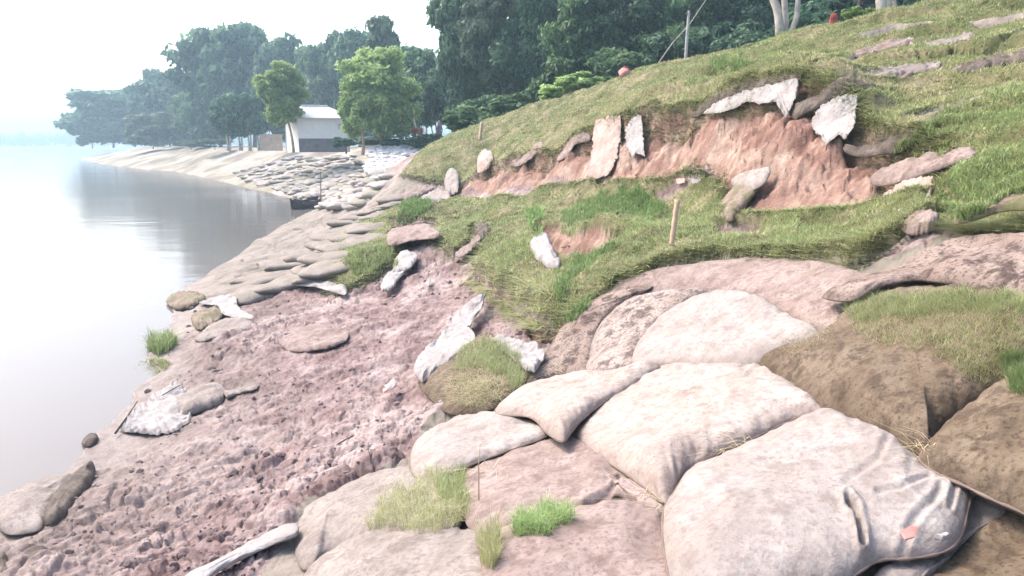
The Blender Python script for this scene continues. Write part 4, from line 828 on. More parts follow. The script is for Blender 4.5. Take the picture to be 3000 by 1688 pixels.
c = atr(682, 367, 53); m = MB(); m.box((0, 0, .2), (1.5, .18, 1.1)); w_ = empty('low_wall', (c[0] + .05, c[1], c[2]), 'low tan wall joining the left side of the house', 'wall'); m.build('panel', M_TANW, w_); m = MB(); m.box((0, 0, .78), (1.58, .24, .06)); m.build('coping', M_TANW, w_)
c = atr(1723, 158, 22.5); m = MB(); m.tube([(0, 0, -.6), (.02, 0, .7), (.05, 0, 1.5)], [.05, .046, .04], 10)
p_ = empty('utility_pole', c, 'slim grey concrete pole standing on the crest before the trees', 'pole'); m.build('post', plain('concrete', (.40, .39, .39), .9, .2), p_)
m = MB(); m.box((.05, 0, 1.42), (.16, .05, .04)); m.build('crossbar', M_PLINTH, p_)
M_BAMB = plain('bamboo', (.48, .34, .24), .7, .2, .2, 14)
def stake(label, p0, p1, r, rad, group=None):
    a = atr(*p0, r); b = atr(*p1, r); a = a - (b - a) * .12; root = empty('bamboo_stake', a, label, 'stake', group); m = MB(); d = b - a
    pts = []; rr = []
    for k in range(13):
        t = k / 12; pts.append(d * t); rr.append(rad * (1.18 if k % 3 == 0 else 1.0))
    m.tube(pts, rr, 8); m.build('cane', M_BAMB, root, True); m = MB(); m.tube([d * 1.0, d * 1.004], [rad * .7, rad * .65], 8); m.build('cut_end', M_DARKB, root); return root
stake('leaning bamboo stake planted in the grass bench', (1690, 606), (1704, 503), 7.6, .026)
stake('short bamboo stake near the left end of the crest', (1207, 348), (1212, 309), 24.5, .05)
a = atr(806, 512, 33); m = MB(); b = atr(806, 432, 33); m.tube([a - np.array([0, 0, .5]) - a, b - a], [.03, .02], 6)
r_ = empty('mooring_pole', a, 'thin upright pole standing by the moored boat', 'pole'); m.build('rod', M_BARK, r_)
# ------------------------------------------------------------------ boat
def boat():
    c = atr(771, 523, 36.2); c[2] = 0; root = empty('wooden_boat', c, 'small dark wooden boat moored at the foot of the slope', 'boat')
    root.rotation_euler[2] = R(66); root.scale = (.95, .95, 1.1)
    L, Wd, Hh = 2.2, .55, .32; nx_, ny = 19, 9; V = []; 
    for layer in (0, 1):
        for i in range(nx_):
            t = -1 + 2 * i / (nx_ - 1); w_ = Wd * (1 - abs(t) ** 2.4 * .72) - layer * .035; sh = Hh + .16 * t * t
            for j in range(ny):
                s = -1 + 2 * j / (ny - 1); V.append((t * L / 2 * (1 - layer * .03), s * w_ * .5 * 1.6, -.12 + (sh + .12) * (abs(s) ** 2.6) + layer * .04 * (1 - abs(s) ** 4)))
    F = []; 
    for layer in (0, 1):
        o_ = layer * nx_ * ny
        for i in range(nx_ - 1):
            for j in range(ny - 1):
                q = (o_ + i * ny + j, o_ + (i + 1) * ny + j, o_ + (i + 1) * ny + j + 1, o_ + i * ny + j + 1); F.append(q if layer else q[::-1])
    for i in range(nx_ - 1):
        for j in (0, ny - 1): F.append((i * ny + j, (i + 1) * ny + j, nx_ * ny + (i + 1) * ny + j, nx_ * ny + i * ny + j))
    for i in (0, nx_ - 1):
        for j in range(ny - 1): F.append((i * ny + j, i * ny + j + 1, nx_ * ny + i * ny + j + 1, nx_ * ny + i * ny + j))
    mt = plain('tarred_wood', (.07, .05, .06), .7, .3, .3, 5)
    mesh('hull', V, F, mt, root)
    for x in (-.55, .1, .65): m = MB(); m.box((x, 0, .27), (.14, .78 - abs(x) * .2, .03)); m.build('thwart', plain('worn_wood', (.30, .22, .22), .8), root)
    m = MB(); m.box((.4, 0, .12), (.7, .5, .22)); m.build('tarpaulin', plain('violet_tarp', (.20, .13, .22), .7), root)
boat()
# ------------------------------------------------------------------ people and small things
M_SKIN = plain('skin', (.19, .10, .065), .6); M_HAIR = plain('hair', (.015, .012, .012), .5)
def person(label, px, py, r, height, cloth, scarf, lower, facing=0.0, sit=False):
    """one continuous skinned body with head, hands and clothes; px,py is where the feet meet the ground"""
    p = atr(px, py, r); k = height / 1.7; root = empty('person', p, label, 'person'); root.rotation_euler[2] = facing
    hz = .95 if not sit else .35; J = [(0,0,hz),(0,0,hz+.22),(0,.0,hz+.44),(0,.01,hz+.53),(0,.03,hz+.63),(0,.04,hz+.75)]; E = [(0,1),(1,2),(2,3),(3,4),(4,5)]; RD = [.13,.12,.13,.055,.085,.07]
    for s in (-1, 1):
        b = len(J); J += [(s*.17,0,hz+.42),(s*.24,-.02,hz+.17),(s*.21,.12,hz-.03),(s*.2,.17,hz-.1)]; E += [(2,b),(b,b+1),(b+1,b+2),(b+2,b+3)]; RD += [.062,.045,.032,.028]
        f = b + 4
        for q in range(5):
            n0 = len(J); J += [(s*(.175+.014*q),.19,hz-.15-.01*math.sin(q)),(s*(.175+.014*q),.20,hz-.185)]; E += [(b+3,n0),(n0,n0+1)]; RD += [.008,.007]
        b = len(J)
        if sit: J += [(s*.09,.0,hz-.05),(s*.13,.38,hz+.05),(s*.12,.42,.06),(s*.12,.56,.03)]
        else: J += [(s*.09,0,hz-.06),(s*.1,.03,.5),(s*.1,-.02,.08),(s*.1,.12,.03)]
        E += [(0,b),(b,b+1),(b+1,b+2),(b+2,b+3)]; RD += [.09,.06,.04,.035]
    me = bpy.data.meshes.new('body'); me.from_pydata([tuple(c * k for c in j) for j in J], E, []); o = bpy.data.objects.new('body', me); COL.objects.link(o); o.parent = root
    sk = o.modifiers.new('skin', 'SKIN'); o.modifiers.new('sub', 'SUBSURF').levels = 1; o.modifiers['sub'].render_levels = 1
    for i, v in enumerate(me.skin_vertices[0].data): v.radius = (RD[i] * k, RD[i] * k * .85); v.use_root = (i == 0)
    me.materials.append(M_SKIN)
    def shell(name, rings, mat, nseg=18):
        V = []; F = []
        for (z, rx, ry, yo) in rings:
            for j in range(nseg):
                t = 2 * math.pi * j / nseg; w_ = 1 + .05 * math.sin(5 * t + z * 9); V.append((rx * math.cos(t) * w_ * k, (ry * math.sin(t) * w_ + yo) * k, z * k))
        for i in range(len(rings) - 1):
            for j in range(nseg): F.append((i*nseg+j, i*nseg+(j+1)%nseg, (i+1)*nseg+(j+1)%nseg, (i+1)*nseg+j))
        mesh(name, V, F, mat, root)
    shell('tunic', [(hz-.12,.2,.17,0),(hz+.1,.165,.14,0),(hz+.3,.19,.14,0),(hz+.44,.19,.12,0),(hz+.5,.08,.08,0)], cloth)
    if sit: shell('lower_garment', [(0,.27,.34,.22),(hz*.5,.26,.34,.2),(hz,.22,.26,.1),(hz+.08,.15,.14,0)], lower)
    else: shell('lower_garment', [(.08,.22,.19,.02),(.5,.19,.16,0),(hz,.19,.15,0),(hz+.06,.15,.13,0)], lower)
    shell('head_scarf' if scarf else 'hair', [(hz+.5,.15,.13,0),(hz+.6,.1,.11,.0),(hz+.7,.1,.115,.01),(hz+.79,.085,.1,.02),(hz+.845,.04,.05,.02),(hz+.85,.002,.002,.02)], scarf or M_HAIR)
    for s in (-1, 1):
        m = MB(); m.ball((s*.03*k, .115*k, (hz+.7)*k), .011*k, 6, 5); m.build('eye', M_HAIR, root)
    m = MB(); m.ball((0, .125*k, (hz+.67)*k), (.012*k, .018*k, .02*k), 6, 5); m.build('nose', M_SKIN, root)
    m = MB(); m.ball((0, .115*k, (hz+.635)*k), (.024*k, .008*k, .007*k), 6, 5); m.build('mouth', M_TANW, root)
    return root
M_RED = plain('red_cloth', (.42, .075, .055), .85); M_ORNG = plain('brick_cloth', (.45, .14, .10), .85); M_DKCL = plain('dark_cloth', (.05, .05, .06), .9); M_PINK = plain('pink_cloth', (.62, .30, .27), .85)
person('person in a brick-red headscarf half hidden behind the crest, beside the forked trunks', 2088, 155, 16.5, 1.45, M_ORNG, M_RED, M_DKCL, R(150), True)
person('person in a red top and dark skirt standing in the shade at the top edge', 2152, 168, 17.6, 1.5, M_RED, None, M_DKCL, R(170))
person('distant person in pale mauve clothes among the stems beyond the white sandbags', 1105, 366, 45, 1.4, plain('mauve_cloth', (.30, .22, .26), .9), plain('mauve_scarf', (.42, .34, .36), .9), M_DKCL, R(180))
# pink sack on the crest
def blob_sack(label, px, py, r, dims, mat, cap):
    p = atr(px, py, r); root = empty('sack', p, label, 'sack'); root.location.z += .1; V = []; nu, nv = 22, 14
    for i in range(nv + 1):
        t = math.pi * i / nv
        for j in range(nu):
            a_ = 2 * math.pi * j / nu; w_ = 1 + .12 * math.sin(3 * a_ + i) * math.sin(t) + .05 * math.sin(7 * a_ + 2 * i)
            V.append((dims[0] * math.sin(t) * math.cos(a_) * w_, dims[1] * math.sin(t) * math.sin(a_) * w_, dims[2] * (math.cos(t) * .5 + .4)))
    F = [(i*nu+j, (i+1)*nu+j, (i+1)*nu+(j+1)%nu, i*nu+(j+1)%nu) for i in range(nv) for j in range(nu)]
    mesh('body', V, F, mat, root); m = MB(); m.ball((.02, 0, dims[2] * .88), (dims[0] * .5, dims[1] * .5, dims[2] * .12), 10, 6); m.build('tie', cap, root, True)
blob_sack('pale pink bundle with a red top lying on the crest', 1570, 204, 21.3, (.17, .15, .30), M_PINK, M_RED)
# red and pink clothes on a line between the far stems
L0 = atr(1020, 322, 46); L1 = atr(1066, 322, 46)
ln = empty('clothes_line', L0, 'line strung between the stems behind the light-green trees', 'line'); m = MB(); m.tube([(0,0,0), ((L1-L0)/2 - np.array([0,0,.04])), L1-L0], .012, 5); m.build('cord', M_PBARK, ln)
for q in (L0, L1): m = MB(); m.tube([q - L0 + np.array([0,0,.15]), q - L0 - np.array([0,0,1.2])], .03, 6); m.build('post', M_PBARK, ln)
for i, (t, w_, h_, mt, lb) in enumerate([(.18, .3, .28, M_PINK, 'leftmost pink cloth hanging on the far line'), (.5, .35, .36, M_RED, 'red cloth hanging in the middle of the far line'), (.82, .28, .4, M_ORNG, 'rightmost brick-red cloth hanging on the far line')]):
    p = L0 + (L1 - L0) * t; V = [(x - w_ / 2 + 0, .03 * math.sin(x * 30) + (.012 if s else 0), -h_ * y) for s in (0, 1) for y in np.linspace(0, 1, 4) for x in np.linspace(0, w_, 6)]
    F = [(s*24 + a_*6+b_, s*24 + a_*6+b_+1, s*24 + (a_+1)*6+b_+1, s*24 + (a_+1)*6+b_) for s in (0, 1) for a_ in range(3) for b_ in range(5)]
    o = mesh('hanging_cloth', V, F, mt); o.location = p; tag(o, lb, 'cloth', 'clothes on the far line')
# ------------------------------------------------------------------ piled and paved sandbags
def bag_mesh(seed, l=1.0, w=.5, h=.2, n=22, flat=.7):
    rs = np.random.RandomState(seed); V = []; nu, nv = n, n // 2
    for i in range(nv + 1):
        t = math.pi * i / nv
        for j in range(nu):
            a_ = 2 * math.pi * j / nu; sx = np.sign(math.cos(a_)) * abs(math.cos(a_)) ** .55; sy = np.sign(math.sin(a_)) * abs(math.sin(a_)) ** .6
            s = math.sin(t) ** .6; z = math.cos(t); V.append([sx * s * l / 2, sy * s * w / 2, z * h / 2])
    V = np.array(V); V[:, 2] += .22 * h * fbm(V[:, 0] * 4 / l + seed, V[:, 1] * 4 / l, seed, 3) ; V[:, 1] *= 1 + .14 * np.sin(V[:, 0] * 5 / l + seed); V[:, 2] *= 1 - .35 * (2 * np.abs(V[:, 0]) / l) ** 3
    F = [(i*nu+j, (i+1)*nu+j, (i+1)*nu+(j+1)%nu, i*nu+(j+1)%nu) for i in range(nv) for j in range(nu)]
    return V, F, np.full((len(V), 3), .7)
M_PILE = mat_bag('woven_white_sack', (.66, .63, .62), (.74, .72, .71), (.46, .42, .40), .12, sc_=3)
M_PAVE = mat_bag('pale_silted_sack', (.33, .30, .27), (.42, .385, .355), (.20, .165, .145), .3, sc_=1)
M_PAVEG = mat_bag('grassy_sack', (.27, .255, .20), (.33, .31, .245), (.17, .14, .11), .3, moss=.35)
def protos(name, mats, l, w, h, count):
    out = []
    for i in range(count):
        V, F, c = bag_mesh(40 + i + len(name), l * (.9 + .2 * random.random()), w, h); o = mesh(name, V, F, mats[i % len(mats)], None, True, c); out.append(o.data); bpy.data.objects.remove(o)
    return out
def put(name, me, p, rz, tilt, label, cat, group, s=1.0, roll=0):
    o = bpy.data.objects.new(name, me); COL.objects.link(o); o.location = p; o.rotation_euler = (roll, tilt, rz); o.scale = (s, s, s); return tag(o, label, cat, group)
# white pile: rows stacked on the far bank, ends towards the river
pp = protos('white_sandbag', [M_PILE], .62, .36, .2, 4); cnt = 0; rs = np.random.RandomState(5)
P0 = hit([925], [432])[0]; P1 = hit([1062], [400])[0]
front = [(918,436),(950,438),(985,438),(1010,432)]
for row in range(15):
    y0 = 438 - row * 4.9; x0 = 930 - 6 * math.sin(row * .5) - (4 if row > 9 else 0); x1 = 1000 + row * 6.4
    r = 36 + row * .55
    x = x0 + rs.rand() * 6
    while x < min(x1, 1095) and cnt < 250:
        p = atr(x, y0 + rs.normal() * .9, r); put('white_sandbag', pp[cnt % 4], p, rs.normal() * .5 + (1.45 if rs.rand() < .6 else .2), rs.normal() * .18, 'clean white filled sandbag in the big heap on the bank beyond the grassy crest', 'sandbag', 'white sandbags heaped on the bank', .85 + .3 * rs.rand(), rs.normal() * .15)
        cnt += 1; x += 9.5 + 4 * rs.rand()
core = [atr(x, y, 37.3 + (438 - y) * .115) for x, y in [(925,440),(1010,440),(1090,368),(935,368)]]
m = MB(); m.add([c_ - np.array([0, -.3, .12]) for c_ in core] + [c_ * np.array([1, 1, 0]) + np.array([0, 1.0, 1.2]) for c_ in core], [(0,1,2,3),(4,7,6,5),(0,4,5,1),(1,5,6,2),(2,6,7,3),(3,7,4,0)])
tag(m.build('heap_core', M_FAR), kind='structure')
# paved slope of the far bank
pv = protos('revetment_sandbag', [M_PAVE, M_PAVE, M_PAVEG, M_PAVE], 1.0, .62, .24, 6); cnt = 0
for y in np.arange(398, 528, 6.2):
    xa = np.interp(y, [398, 430, 460, 500, 528], [610, 560, 640, 770, 830]); xb = np.interp(y, [398, 432, 445, 480, 528], [905, 930, 990, 990, 905])
    x = xa + rs.rand() * 20
    while x < xb and cnt < 290:
        q = hit2([x], [y + rs.normal() * 1.5])[0]; rr_ = math.hypot(q[0], q[1])
        z = gfine(np.array([q[0]]), np.array([q[1]]))[0]
        if z > .02 and 26 < rr_ < 75 and math.hypot(x - 790, y - 528) > 26:
             put('revetment_sandbag', pv[cnt % 6], (q[0], q[1], z + .0), R(35) + rs.normal() * .45, rs.normal() * .1, 'pale silted sandbag laid on the far slope above the water', 'sandbag', 'sandbags paving the far slope', .8 + .45 * rs.rand(), .12 + rs.normal() * .12); cnt += 1
        x += 17 + 11 * rs.rand()
# big silted bags of the near left slope
sv = protos('silted_sandbag', [M_SILTB], 1.3, 1.2, .24, 5); cnt = 0
for (x, y) in [(905,545),(880,562),(930,570),(850,590),(895,592),(830,612),(872,617),(800,640),(842,645),(770,655),(812,672),(735,672),(778,685),(845,668),(700,690),(742,702),(800,700),(665,705),(705,720),(630,716),(668,728),(600,722),(632,738),(572,730),(870,640),(925,600),(960,540),(985,515),(950,525),(1000,495)]:
    q = hit2([x], [y])[0]; z = gfine(q[:1], q[1:2])[0]
    put('silted_sandbag', sv[cnt % 5], (q[0], q[1], z - .075), R(62) + rs.normal() * .9, .0, 'large grey-brown silt-coated sandbag on the near slope between water and grass', 'sandbag', 'silt-coated sandbags on the near slope', .85 + .3 * rs.rand(), rs.normal() * .1 - .1); cnt += 1
# ------------------------------------------------------------------ grass
def mat_blades(name='blades'):
    q = NT(name); at = q.n('ShaderNodeAttribute', attribute_name='tint'); q.col(at.outputs['Color']); q.b.inputs['Roughness'].default_value = .6
    tr = q.n('ShaderNodeBsdfTranslucent'); q.l(at.outputs['Color'], tr.inputs[0]); mx = q.n('ShaderNodeMixShader'); mx.inputs[0].default_value = .3
    q.l(q.b.outputs[0], mx.inputs[1]); q.l(tr.outputs[0], mx.inputs[2]); q.l(mx.outputs[0], q.t.nodes['Material Output'].inputs[0]); return q.m
M_BLADE = mat_blades()
OLIVE = np.array([.27, .285, .13]); GREEN = np.array([.155, .225, .085]); DEEP = np.array([.055, .10, .035]); STRAW = np.array([.40, .34, .22]); FRESH = np.array([.17, .27, .095])
def blades(P, length, width, rs, mixw, lean=.5, up=1.0, segs=1):
    """P (n,3); one bent blade per point. mixw: (n,5) colour weights"""
    n = len(P); a = rs.rand(n) * 2 * np.pi; ln = length * (.5 + rs.rand(n)); wd = width * (.6 + .8 * rs.rand(n))
    d = np.stack([np.cos(a), np.sin(a), np.zeros(n)], 1); sd = np.stack([-np.sin(a), np.cos(a), np.zeros(n)], 1)
    le = lean * (.3 + 1.2 * rs.rand(n)); top = P + d * (ln * le)[:, None] + np.array([0, 0, 1.0]) * (ln * up / np.sqrt(1 + le ** 2))[:, None]
    b0 = P - sd * wd[:, None] / 2 - np.array([0, 0, .01]); b1 = P + sd * wd[:, None] / 2 - np.array([0, 0, .01])
    W = mixw / mixw.sum(1, keepdims=True); pal = np.stack([OLIVE, GREEN, DEEP, STRAW, FRESH]); c = W @ pal; c = c * (1.0 + .9 * rs.rand(n, 1))
    if segs == 1:
        V = np.stack([b0, b1, top], 1).reshape(-1, 3); F = np.arange(3 * n).reshape(n, 3); C = np.repeat(c, 3, 0)
    else:
        mid = (P + top) / 2 + np.array([0, 0, 1.0]) * (ln * .14)[:, None] - d * (ln * le * .2)[:, None]
        m0 = mid - sd * wd[:, None] * .35; m1 = mid + sd * wd[:, None] * .35
        V = np.stack([b0, b1, m1, m0, top, top], 1).reshape(-1, 3); k = np.arange(n)[:, None] * 6
        F = np.concatenate([k + np.array([[0, 1, 2, 3]]), k + np.array([[3, 2, 4, 5]])]); C = np.repeat(c, 6, 0)
    return V, F, C
def turf(name, ok, n, rs, seed, label, lng=.042, wfac=.0022):
    ii = rs.rand(n) * (np.searchsorted(th, R(40)) - np.searchsorted(th, R(-38))) + np.searchsorted(th, R(-38))
    jj = rs.rand(n) * (np.searchsorted(rho, 33) - np.searchsorted(rho, 3.0)) + np.searchsorted(rho, 3.0)
    i = ii.astype(int); j = jj.astype(int); k = ok[i, j]; i, j, fi, fj = i[k], j[k], (ii - i)[k], (jj - j)[k]
    i = np.minimum(i, nt - 2); j = np.minimum(j, nr - 2)
    p = GXYZ[i, j] * ((1 - fi) * (1 - fj))[:, None] + GXYZ[i + 1, j] * (fi * (1 - fj))[:, None] + GXYZ[i, j + 1] * ((1 - fi) * fj)[:, None] + GXYZ[i + 1, j + 1] * (fi * fj)[:, None]
    x, y = p[:, 0], p[:, 1]; r = np.hypot(x, y)
    g1 = fbm(x * .8, y * .8, seed, 4); g2 = fbm(x * 2.6, y * 2.6, seed + 5, 4); g3 = fbm(x * .35, y * .35, seed + 9, 3)
    bare = (g2 + .5 * g1) < -.42; keep = ~bare | (rs.rand(len(x)) < .25); p, x, y, r, g1, g2, g3 = [q[keep] for q in (p, x, y, r, g1, g2, g3)]
    up_ = (d_up > d_be)[i, j][keep]
    w = np.stack([1.2 + 0 * x, .15 + 2.4 * np.clip(g1 + .1, 0, 1) + .7 * (1 - up_), .12 + 1.2 * np.clip(-g2 - .1, 0, 1), .4 + 2.2 * np.clip(-g1 - .05, 0, 1), .15 + 1.2 * np.clip(g2 - .15, 0, 1)], 1) * (.25 + rs.rand(len(x), 5) ** 2 * 1.5)
    L = lng * (.7 + .9 * np.clip(g2 + .3, 0, 1)) * (1 + .012 * r)
    V, F, C = blades(p, L, wfac * r * .62 + .0015, rs, w, lean=.9, up=.8)
    o = mesh(name, V, F, M_BLADE, None, False, C); tag(o, label, kind='stuff'); return o
rs = np.random.RandomState(21)
turf('grass', (d_up > -.04) & (d_up >= d_be) & (cls != 2) & is_gr & (cut < .35), 900000, rs, 201, 'short olive grass covering the embankment above the scarp')
turf('grass', (d_be > -.01) & (d_be > d_up) & is_gr & (cut < .35), 800000, rs, 231, 'green and straw-coloured grass on the bench below the scarp', lng=.045)
# trailing grass at the torn turf edges
def rim(poly_d, other, n, seed):
    ii = np.argwhere((np.abs(poly_d) < .09) & (RO < 26) & (TH > R(-38)) & (TH < R(40)) & (other < 0)); ii = ii[rs.randint(len(ii), size=n)]
    p = GXYZ[ii[:, 0], ii[:, 1]] + rs.normal(size=(n, 3)) * .012; r = np.hypot(p[:, 0], p[:, 1])
    w = np.stack([np.ones(n), .6 + 0 * r, .8 + 0 * r, .9 + 0 * r, .1 + 0 * r], 1) * (.2 + rs.rand(n, 5) ** 2)
    V, F, C = blades(p, .14, .0014 * r + .0015, rs, w, lean=1.7, up=.25); tag(mesh('grass', V, F, M_BLADE, None, False, C), 'long grass trailing over the torn turf edges', kind='stuff')
rim(d_be, d_up, 22000, 1); rim(d_up, d_be, 24000, 2)
# surfaces of the built bags, for grass that grows on them
bpy.context.view_layer.update()
def bvh_of(objs):
    vs = []; fs = []; b = 0
    for o in objs:
        me = o.data; n = len(me.vertices); a = np.empty(n * 3, np.float32); me.vertices.foreach_get('co', a); a = a.reshape(-1, 3) + np.array(o.matrix_world.translation)
        vs += [tuple(q) for q in a.tolist()]; lv = np.empty(len(me.loops), np.int32); me.loops.foreach_get('vertex_index', lv); fs += (lv.reshape(-1, 4) + b).tolist(); b += n
    return BVHTree.FromPolygons(vs, fs)
BV = bvh_of(SURF)
def on_things(px, py):
    """first surface (bag or ground) met along the sight lines"""
    g = hit(px, py); out = []
    for k in range(len(px)):
        x, y, z = ray(px[k], py[k]); h = BV.ray_cast(Vector((0, 0, CAMZ)), Vector((float(x), float(y), float(z))).normalized())
        gp = g[k]; gp = np.array([gp[0], gp[1], gfine(gp[:1], gp[1:2])[0]])
        out.append(np.array(h[0]) if h[0] is not None and h[3] < np.linalg.norm(gp - np.array([0, 0, CAMZ])) + .05 else gp)
    return np.array(out)
def patch_pts(poly, n, soft=14):
    a = np.array(poly, float); lo, hi = a.min(0) - soft, a.max(0) + soft; c = lo + rs.rand(n * 3, 2) * (hi - lo)
    d = sdist(c[:, 0], c[:, 1], a) + soft * fbm(c[:, 0] * .03, c[:, 1] * .03, 7, 4) * 1.6; c = c[d > 0][:n]; return c[:, 0], c[:, 1]
def tuft(poly, n, L, wd, cw, lean=.6, up=1.0, label='', name='grass_tuft', segs=2, soft=14, cat='grass', kind='stuff'):
    x, y = patch_pts(poly, n, soft); p = on_things(x, y); w = np.array(cw)[None] * (.25 + rs.rand(len(p), 5) ** 2 * 1.4)
    V, F, C = blades(p, L, wd, rs, w, lean, up, segs); o = mesh(name, V, F, M_BLADE, None, False, C, loc=p.mean(0))
    tag(o, label, cat if kind is None else None, kind=kind); return o
tuft([(2140,800),(2170,765),(2280,745),(2575,760),(2600,1000),(2575,1010),(2500,960),(2420,930),(2330,880),(2220,860),(2150,840)], 12000, .045, .0028, (1.2,.7,.15,1.5,.2), .9, .7, 'grass growing over the back of the big brown muddy bag', 'grass', 1, 26)
tuft([(2110,770),(2200,735),(2420,730),(2575,745),(2575,780),(2300,790),(2150,810)], 6000, .06, .003, (1,1.2,.3,.5,.3), .9, .7, 'grass under the dark-blotched bag', 'grass', 1, 10)
tuft([(2515,900),(2600,880),(2600,1000),(2540,985)], 3000, .05, .004, (.3,1,.9,.1,.5), .6, .8, 'deep green clover patch at the right edge on the brown bag', 'grass', 1, 8)
tuft([(2070,770),(2130,800),(2090,860),(1990,900),(1960,860)], 1500, .04, .002, (.6,.3,.1,1.4,0), 1.2, .4, 'dry grass bits beside the palest bag', 'grass', 1, 20)
tuft([(915,1325),(960,1270),(1040,1225),(1080,1190),(1160,1200),(1168,1290),(1150,1335),(1040,1340)], 2400, .10, .0024, (1,.5,.0,1.8,.5), .8, .8, 'tall faded grass tuft growing over the silty bags at bottom centre', kind=None)
tuft([(1090,1200),(1165,1205),(1170,1270),(1110,1270)], 500, .10, .0026, (.5,1.0,.0,.6,1.2), .4, 1.0, 'greener blades at the right end of the tall faded tuft', kind=None)
tuft([(1300,1340),(1310,1300),(1400,1285),(1432,1300),(1420,1330),(1340,1345)], 1700, .075, .003, (.3,1.0,.0,.3,2.4), .8, .8, 'small bright green grass tuft on the pinkish dirt-covered bag', kind=None, soft=16)
tuft([(1205,1380),(1245,1340),(1255,1400),(1235,1430),(1205,1420)], 700, .10, .0028, (1.2,.5,.05,1.5,.1), .5, 1.0, 'thin faded tuft in the gap left of the pinkish dirt-covered bag', kind=None, soft=10)
tuft([(1135,940),(1150,890),(1175,865),(1225,845),(1262,868),(1318,918),(1322,970),(1290,985),(1262,940),(1200,925)], 3200, .10, .003, (1.2,1,.3,.9,.5), .9, .8, 'grass clump on the half-buried bag between the two white cloths', kind=None, soft=10)
tuft([(1130,955),(1200,930),(1260,950),(1265,1000),(1200,1030),(1150,1010)], 1500, .11, .0026, (.6,.1,.5,1.8,0), 1.8, .2, 'dry roots and straw hanging from the grass clump', kind=None, soft=8)
tuft([(372,880),(380,850),(425,852),(448,868),(420,892),(395,900)], 900, .20, .010, (.7,1.3,.8,.2,.2), .7, .9, 'green reedy tuft standing in the water edge', kind=None, soft=4)
tuft([(300,935),(340,912),(400,905),(425,915),(400,940),(330,955)], 1200, .08, .012, (1.5,.5,.5,.6,0), .9, .6, 'low olive weed mat on the sunken tip below the reedy tuft', kind=None, soft=4)
tuft([(1000,560),(1010,515),(1060,510),(1085,525),(1080,556),(1030,562)], 1600, .16, .020, (.3,1.5,.7,0,.5), .7, .9, 'dark green leafy patch at the left end of the bench', kind=None, soft=5)
tuft([(1405,585),(1420,540),(1520,510),(1640,520),(1690,560),(1640,600),(1560,600),(1480,600)], 5200, .10, .011, (.2,1.5,.8,0,.9), .8, .8, 'lush green weeds in the middle of the bench', kind=None, soft=20)
tuft([(1325,600),(1322,560),(1345,545),(1368,555),(1362,585),(1345,600)], 200, .16, .02, (.1,.6,0,0,2.5), .6, .9, 'bright fresh leafy weed in the bench left of the pit', kind=None, soft=3)
tuft([(1440,690),(1480,660),(1540,690),(1500,740),(1470,790),(1400,815),(1395,790),(1440,740)], 2600, .10, .010, (.2,1.4,.9,.1,.6), .8, .8, 'dark green weeds along the right side of the grass tongue', kind=None, soft=8)
tuft([(1790,150),(1860,140),(1900,170),(1840,200),(1790,190)], 1600, .12, .018, (.5,1.4,.7,.1,.2), .8, .8, 'darker green weed patch on the upper slope left of the forked trunks', kind=None, soft=10)
tuft([(880,640),(960,640),(1000,660),(950,700),(900,720),(860,700)], 2000, .10, .014, (.8,1.3,.5,.4,.2), .8, .8, 'green patch on the small grassy block', kind=None, soft=8)
tuft([(2350,520),(2440,440),(2575,390),(2600,480),(2480,520),(2400,560)], 5200, .07, .009, (1,1.2,.3,.4,.9), .8, .8, 'bright green longer grass right of the black hollow', kind=None, soft=14)
tuft([(2255,380),(2330,310),(2480,240),(2600,230),(2600,330),(2440,360),(2300,395)], 5200, .07, .010, (1,1.2,.3,.5,.8), .8, .8, 'bright green longer grass above the dark fold', kind=None, soft=14)
for i, (poly, lb) in enumerate([([(1420,945),(1395,900),(1350,940),(1380,960)], 'dry straw stalks by the narrow mauve bag'), ([(1150,1190),(1300,1160),(1320,1170),(1170,1200)], 'dry roots under the left cream bag'), ([(1780,1140),(1900,1095),(1905,1105),(1790,1150)], 'roots and bits in the gap between the two big cream bags'), ([(2290,1120),(2345,1100),(2350,1140),(2310,1160)], 'pale straw bundle on the brown bags'), ([(2240,700),(2330,730),(2340,745),(2250,715)], 'straw stalks under the dark-blotched bag'), ([(1600,1215),(1668,1262),(1690,1280),(1640,1290)], 'dry straw at the pointed tip of the middle cream bag')]):
    tuft(poly, [34, 26, 60, 40, 16, 70][i], .10, .0035, (.3,0,0,2,0), 2.2, .35, lb, 'straw', 2, 4)
# loose clods on the mud slide
rs = np.random.RandomState(31)
ic = np.argwhere((d_gr < -.05) & (d_sc < -.1) & (d_si < 0) & (gz > .06) & (RO < 16) & (RO > 4) & (TH > R(-36)) & (TH < R(12)) & (d_bag < -.05)); ic = ic[rs.randint(len(ic), size=1000)]
t0 = (1 + 5 ** .5) / 2; ico = np.array([(-1,t0,0),(1,t0,0),(-1,-t0,0),(1,-t0,0),(0,-1,t0),(0,1,t0),(0,-1,-t0),(0,1,-t0),(t0,0,-1),(t0,0,1),(-t0,0,-1),(-t0,0,1)]) / 1.9
icf = np.array([(0,11,5),(0,5,1),(0,1,7),(0,7,10),(0,10,11),(1,5,9),(5,11,4),(11,10,2),(10,7,6),(7,1,8),(3,9,4),(3,4,2),(3,2,6),(3,6,8),(3,8,9),(4,9,5),(2,4,11),(6,2,10),(8,6,7),(9,8,1)])
nc = len(ic); pc = GXYZ[ic[:, 0], ic[:, 1]]; dens = fbm(pc[:, 0] * .9, pc[:, 1] * .9, 88, 3); kk = dens > -.25; pc = pc[kk]; nc = len(pc)
sz = (.009 + .035 * rs.rand(nc) ** 4) * (.8 + .03 * np.hypot(pc[:, 0], pc[:, 1]))
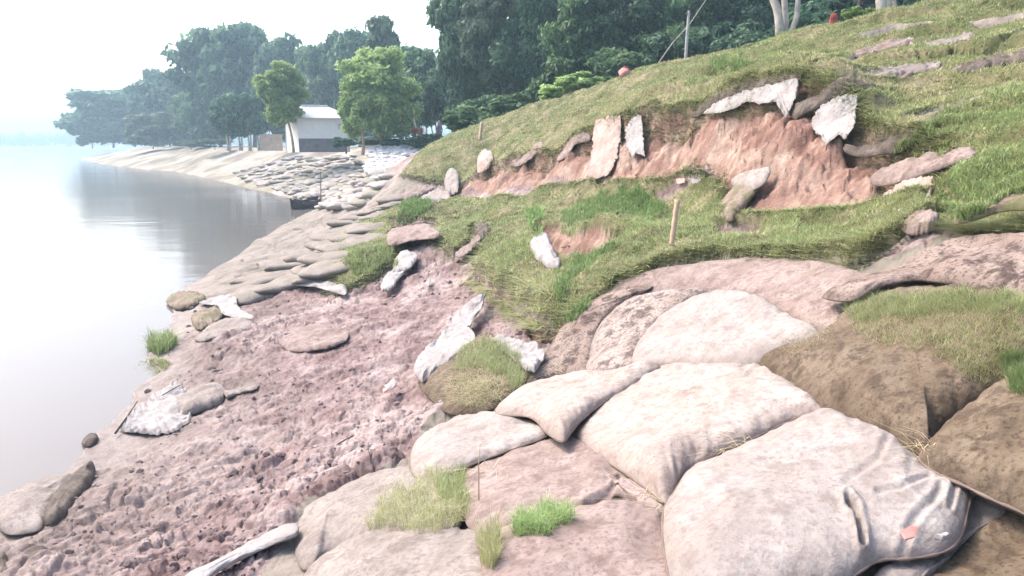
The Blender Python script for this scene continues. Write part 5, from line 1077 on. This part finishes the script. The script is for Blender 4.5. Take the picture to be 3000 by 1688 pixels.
V = ico[None] * (1 + .5 * (rs.rand(nc, 12, 1) - .5)) * sz[:, None, None] * np.stack([.8 + .6 * rs.rand(nc), .8 + .6 * rs.rand(nc), .6 + .3 * rs.rand(nc)], 1)[:, None, :] + pc[:, None, :] + np.array([0, 0, .004])
Fc = (icf[None] + (np.arange(nc) * 12)[:, None, None]).reshape(-1, 3)
tag(mesh('loose_clods', V.reshape(-1, 3), Fc, M_MUD, None, False), 'loose clods of earth scattered over the mud slide', kind='stuff')
# litter
def scrap(label, pts, mat, lift=.05, name='litter', H=.02): return drape(name, label, 'litter', pts, [tuple(np.mean(np.array(pts), 0))], H, mat, lift=lift, N=40, K=8, wrinkle=.01, sag=0, sharp=True)
scrap('crumpled white wrapper with a pink corner on the mud slide', [(966,972),(990,952),(1000,958),(996,972),(975,982)], M_CLOTH, .10)
scrap('tiny pink scrap beside the white wrapper', [(962,980),(972,976),(975,984),(966,988)], M_PINK, .10)
scrap('small white scrap on the mud below the slab bags', [(1068,712),(1078,698),(1084,702),(1078,720)], M_CLOTH, .12)
scrap('white litter strip at the foot of the scarp beside the sack', [(1730,450),(1760,448),(1790,458),(1785,466),(1740,462)], M_CLOTH, .14)
scrap('pinkish litter left of the white strip', [(1700,452),(1722,448),(1722,460),(1702,462)], M_PINK, .14)
scrap('pale chunk on the mud shore near the long stick', [(500,1120),(512,1112),(520,1118),(512,1126)], M_CLOTH, .06)
scrap('green plastic shred on the grass tongue', [(1322,640),(1332,628),(1338,636),(1330,648)], plain('green_plastic', (.12, .42, .22), .4), .22)
scrap('white scrap low in the shadow of the cream bags', [(2350,1352),(2378,1345),(2388,1352),(2370,1358)], M_CLOTH, .36)
for i, (a, b, r, lb) in enumerate([((290,1090), (345,1010), .012, 'long thin dark stick at the water edge'), ((385,1008), (460,965), .008, 'thin twig lying on the white shore sheet'), ((845,1120), (890,1095), .008, 'short dark twig sticking from the mud')]):
    A_ = hit([a[0]], [a[1]], .05)[0]; B_ = hit([b[0]], [b[1]], .12)[0]; m = MB(); m.tube([A_ - A_, (B_ - A_) * .5 + np.array([.01, 0, .01]), B_ - A_], [r, r * .8, r * .6], 6)
    o = m.build('stick', M_DARKB, None, True); o.location = A_; tag(o, lb, 'stick', 'sticks on the mud')
m = MB(); A_ = hit([1204], [1215], .22)[0]; m.tube([(0,0,-.1),(.0,0,.1),(.008,0,.22)], [.0035,.003,.002], 6); o = m.build('stick', M_BAMB, None, True); o.location = A_; tag(o, 'thin pale twig standing upright on the left cream bag', 'stick')
haze()
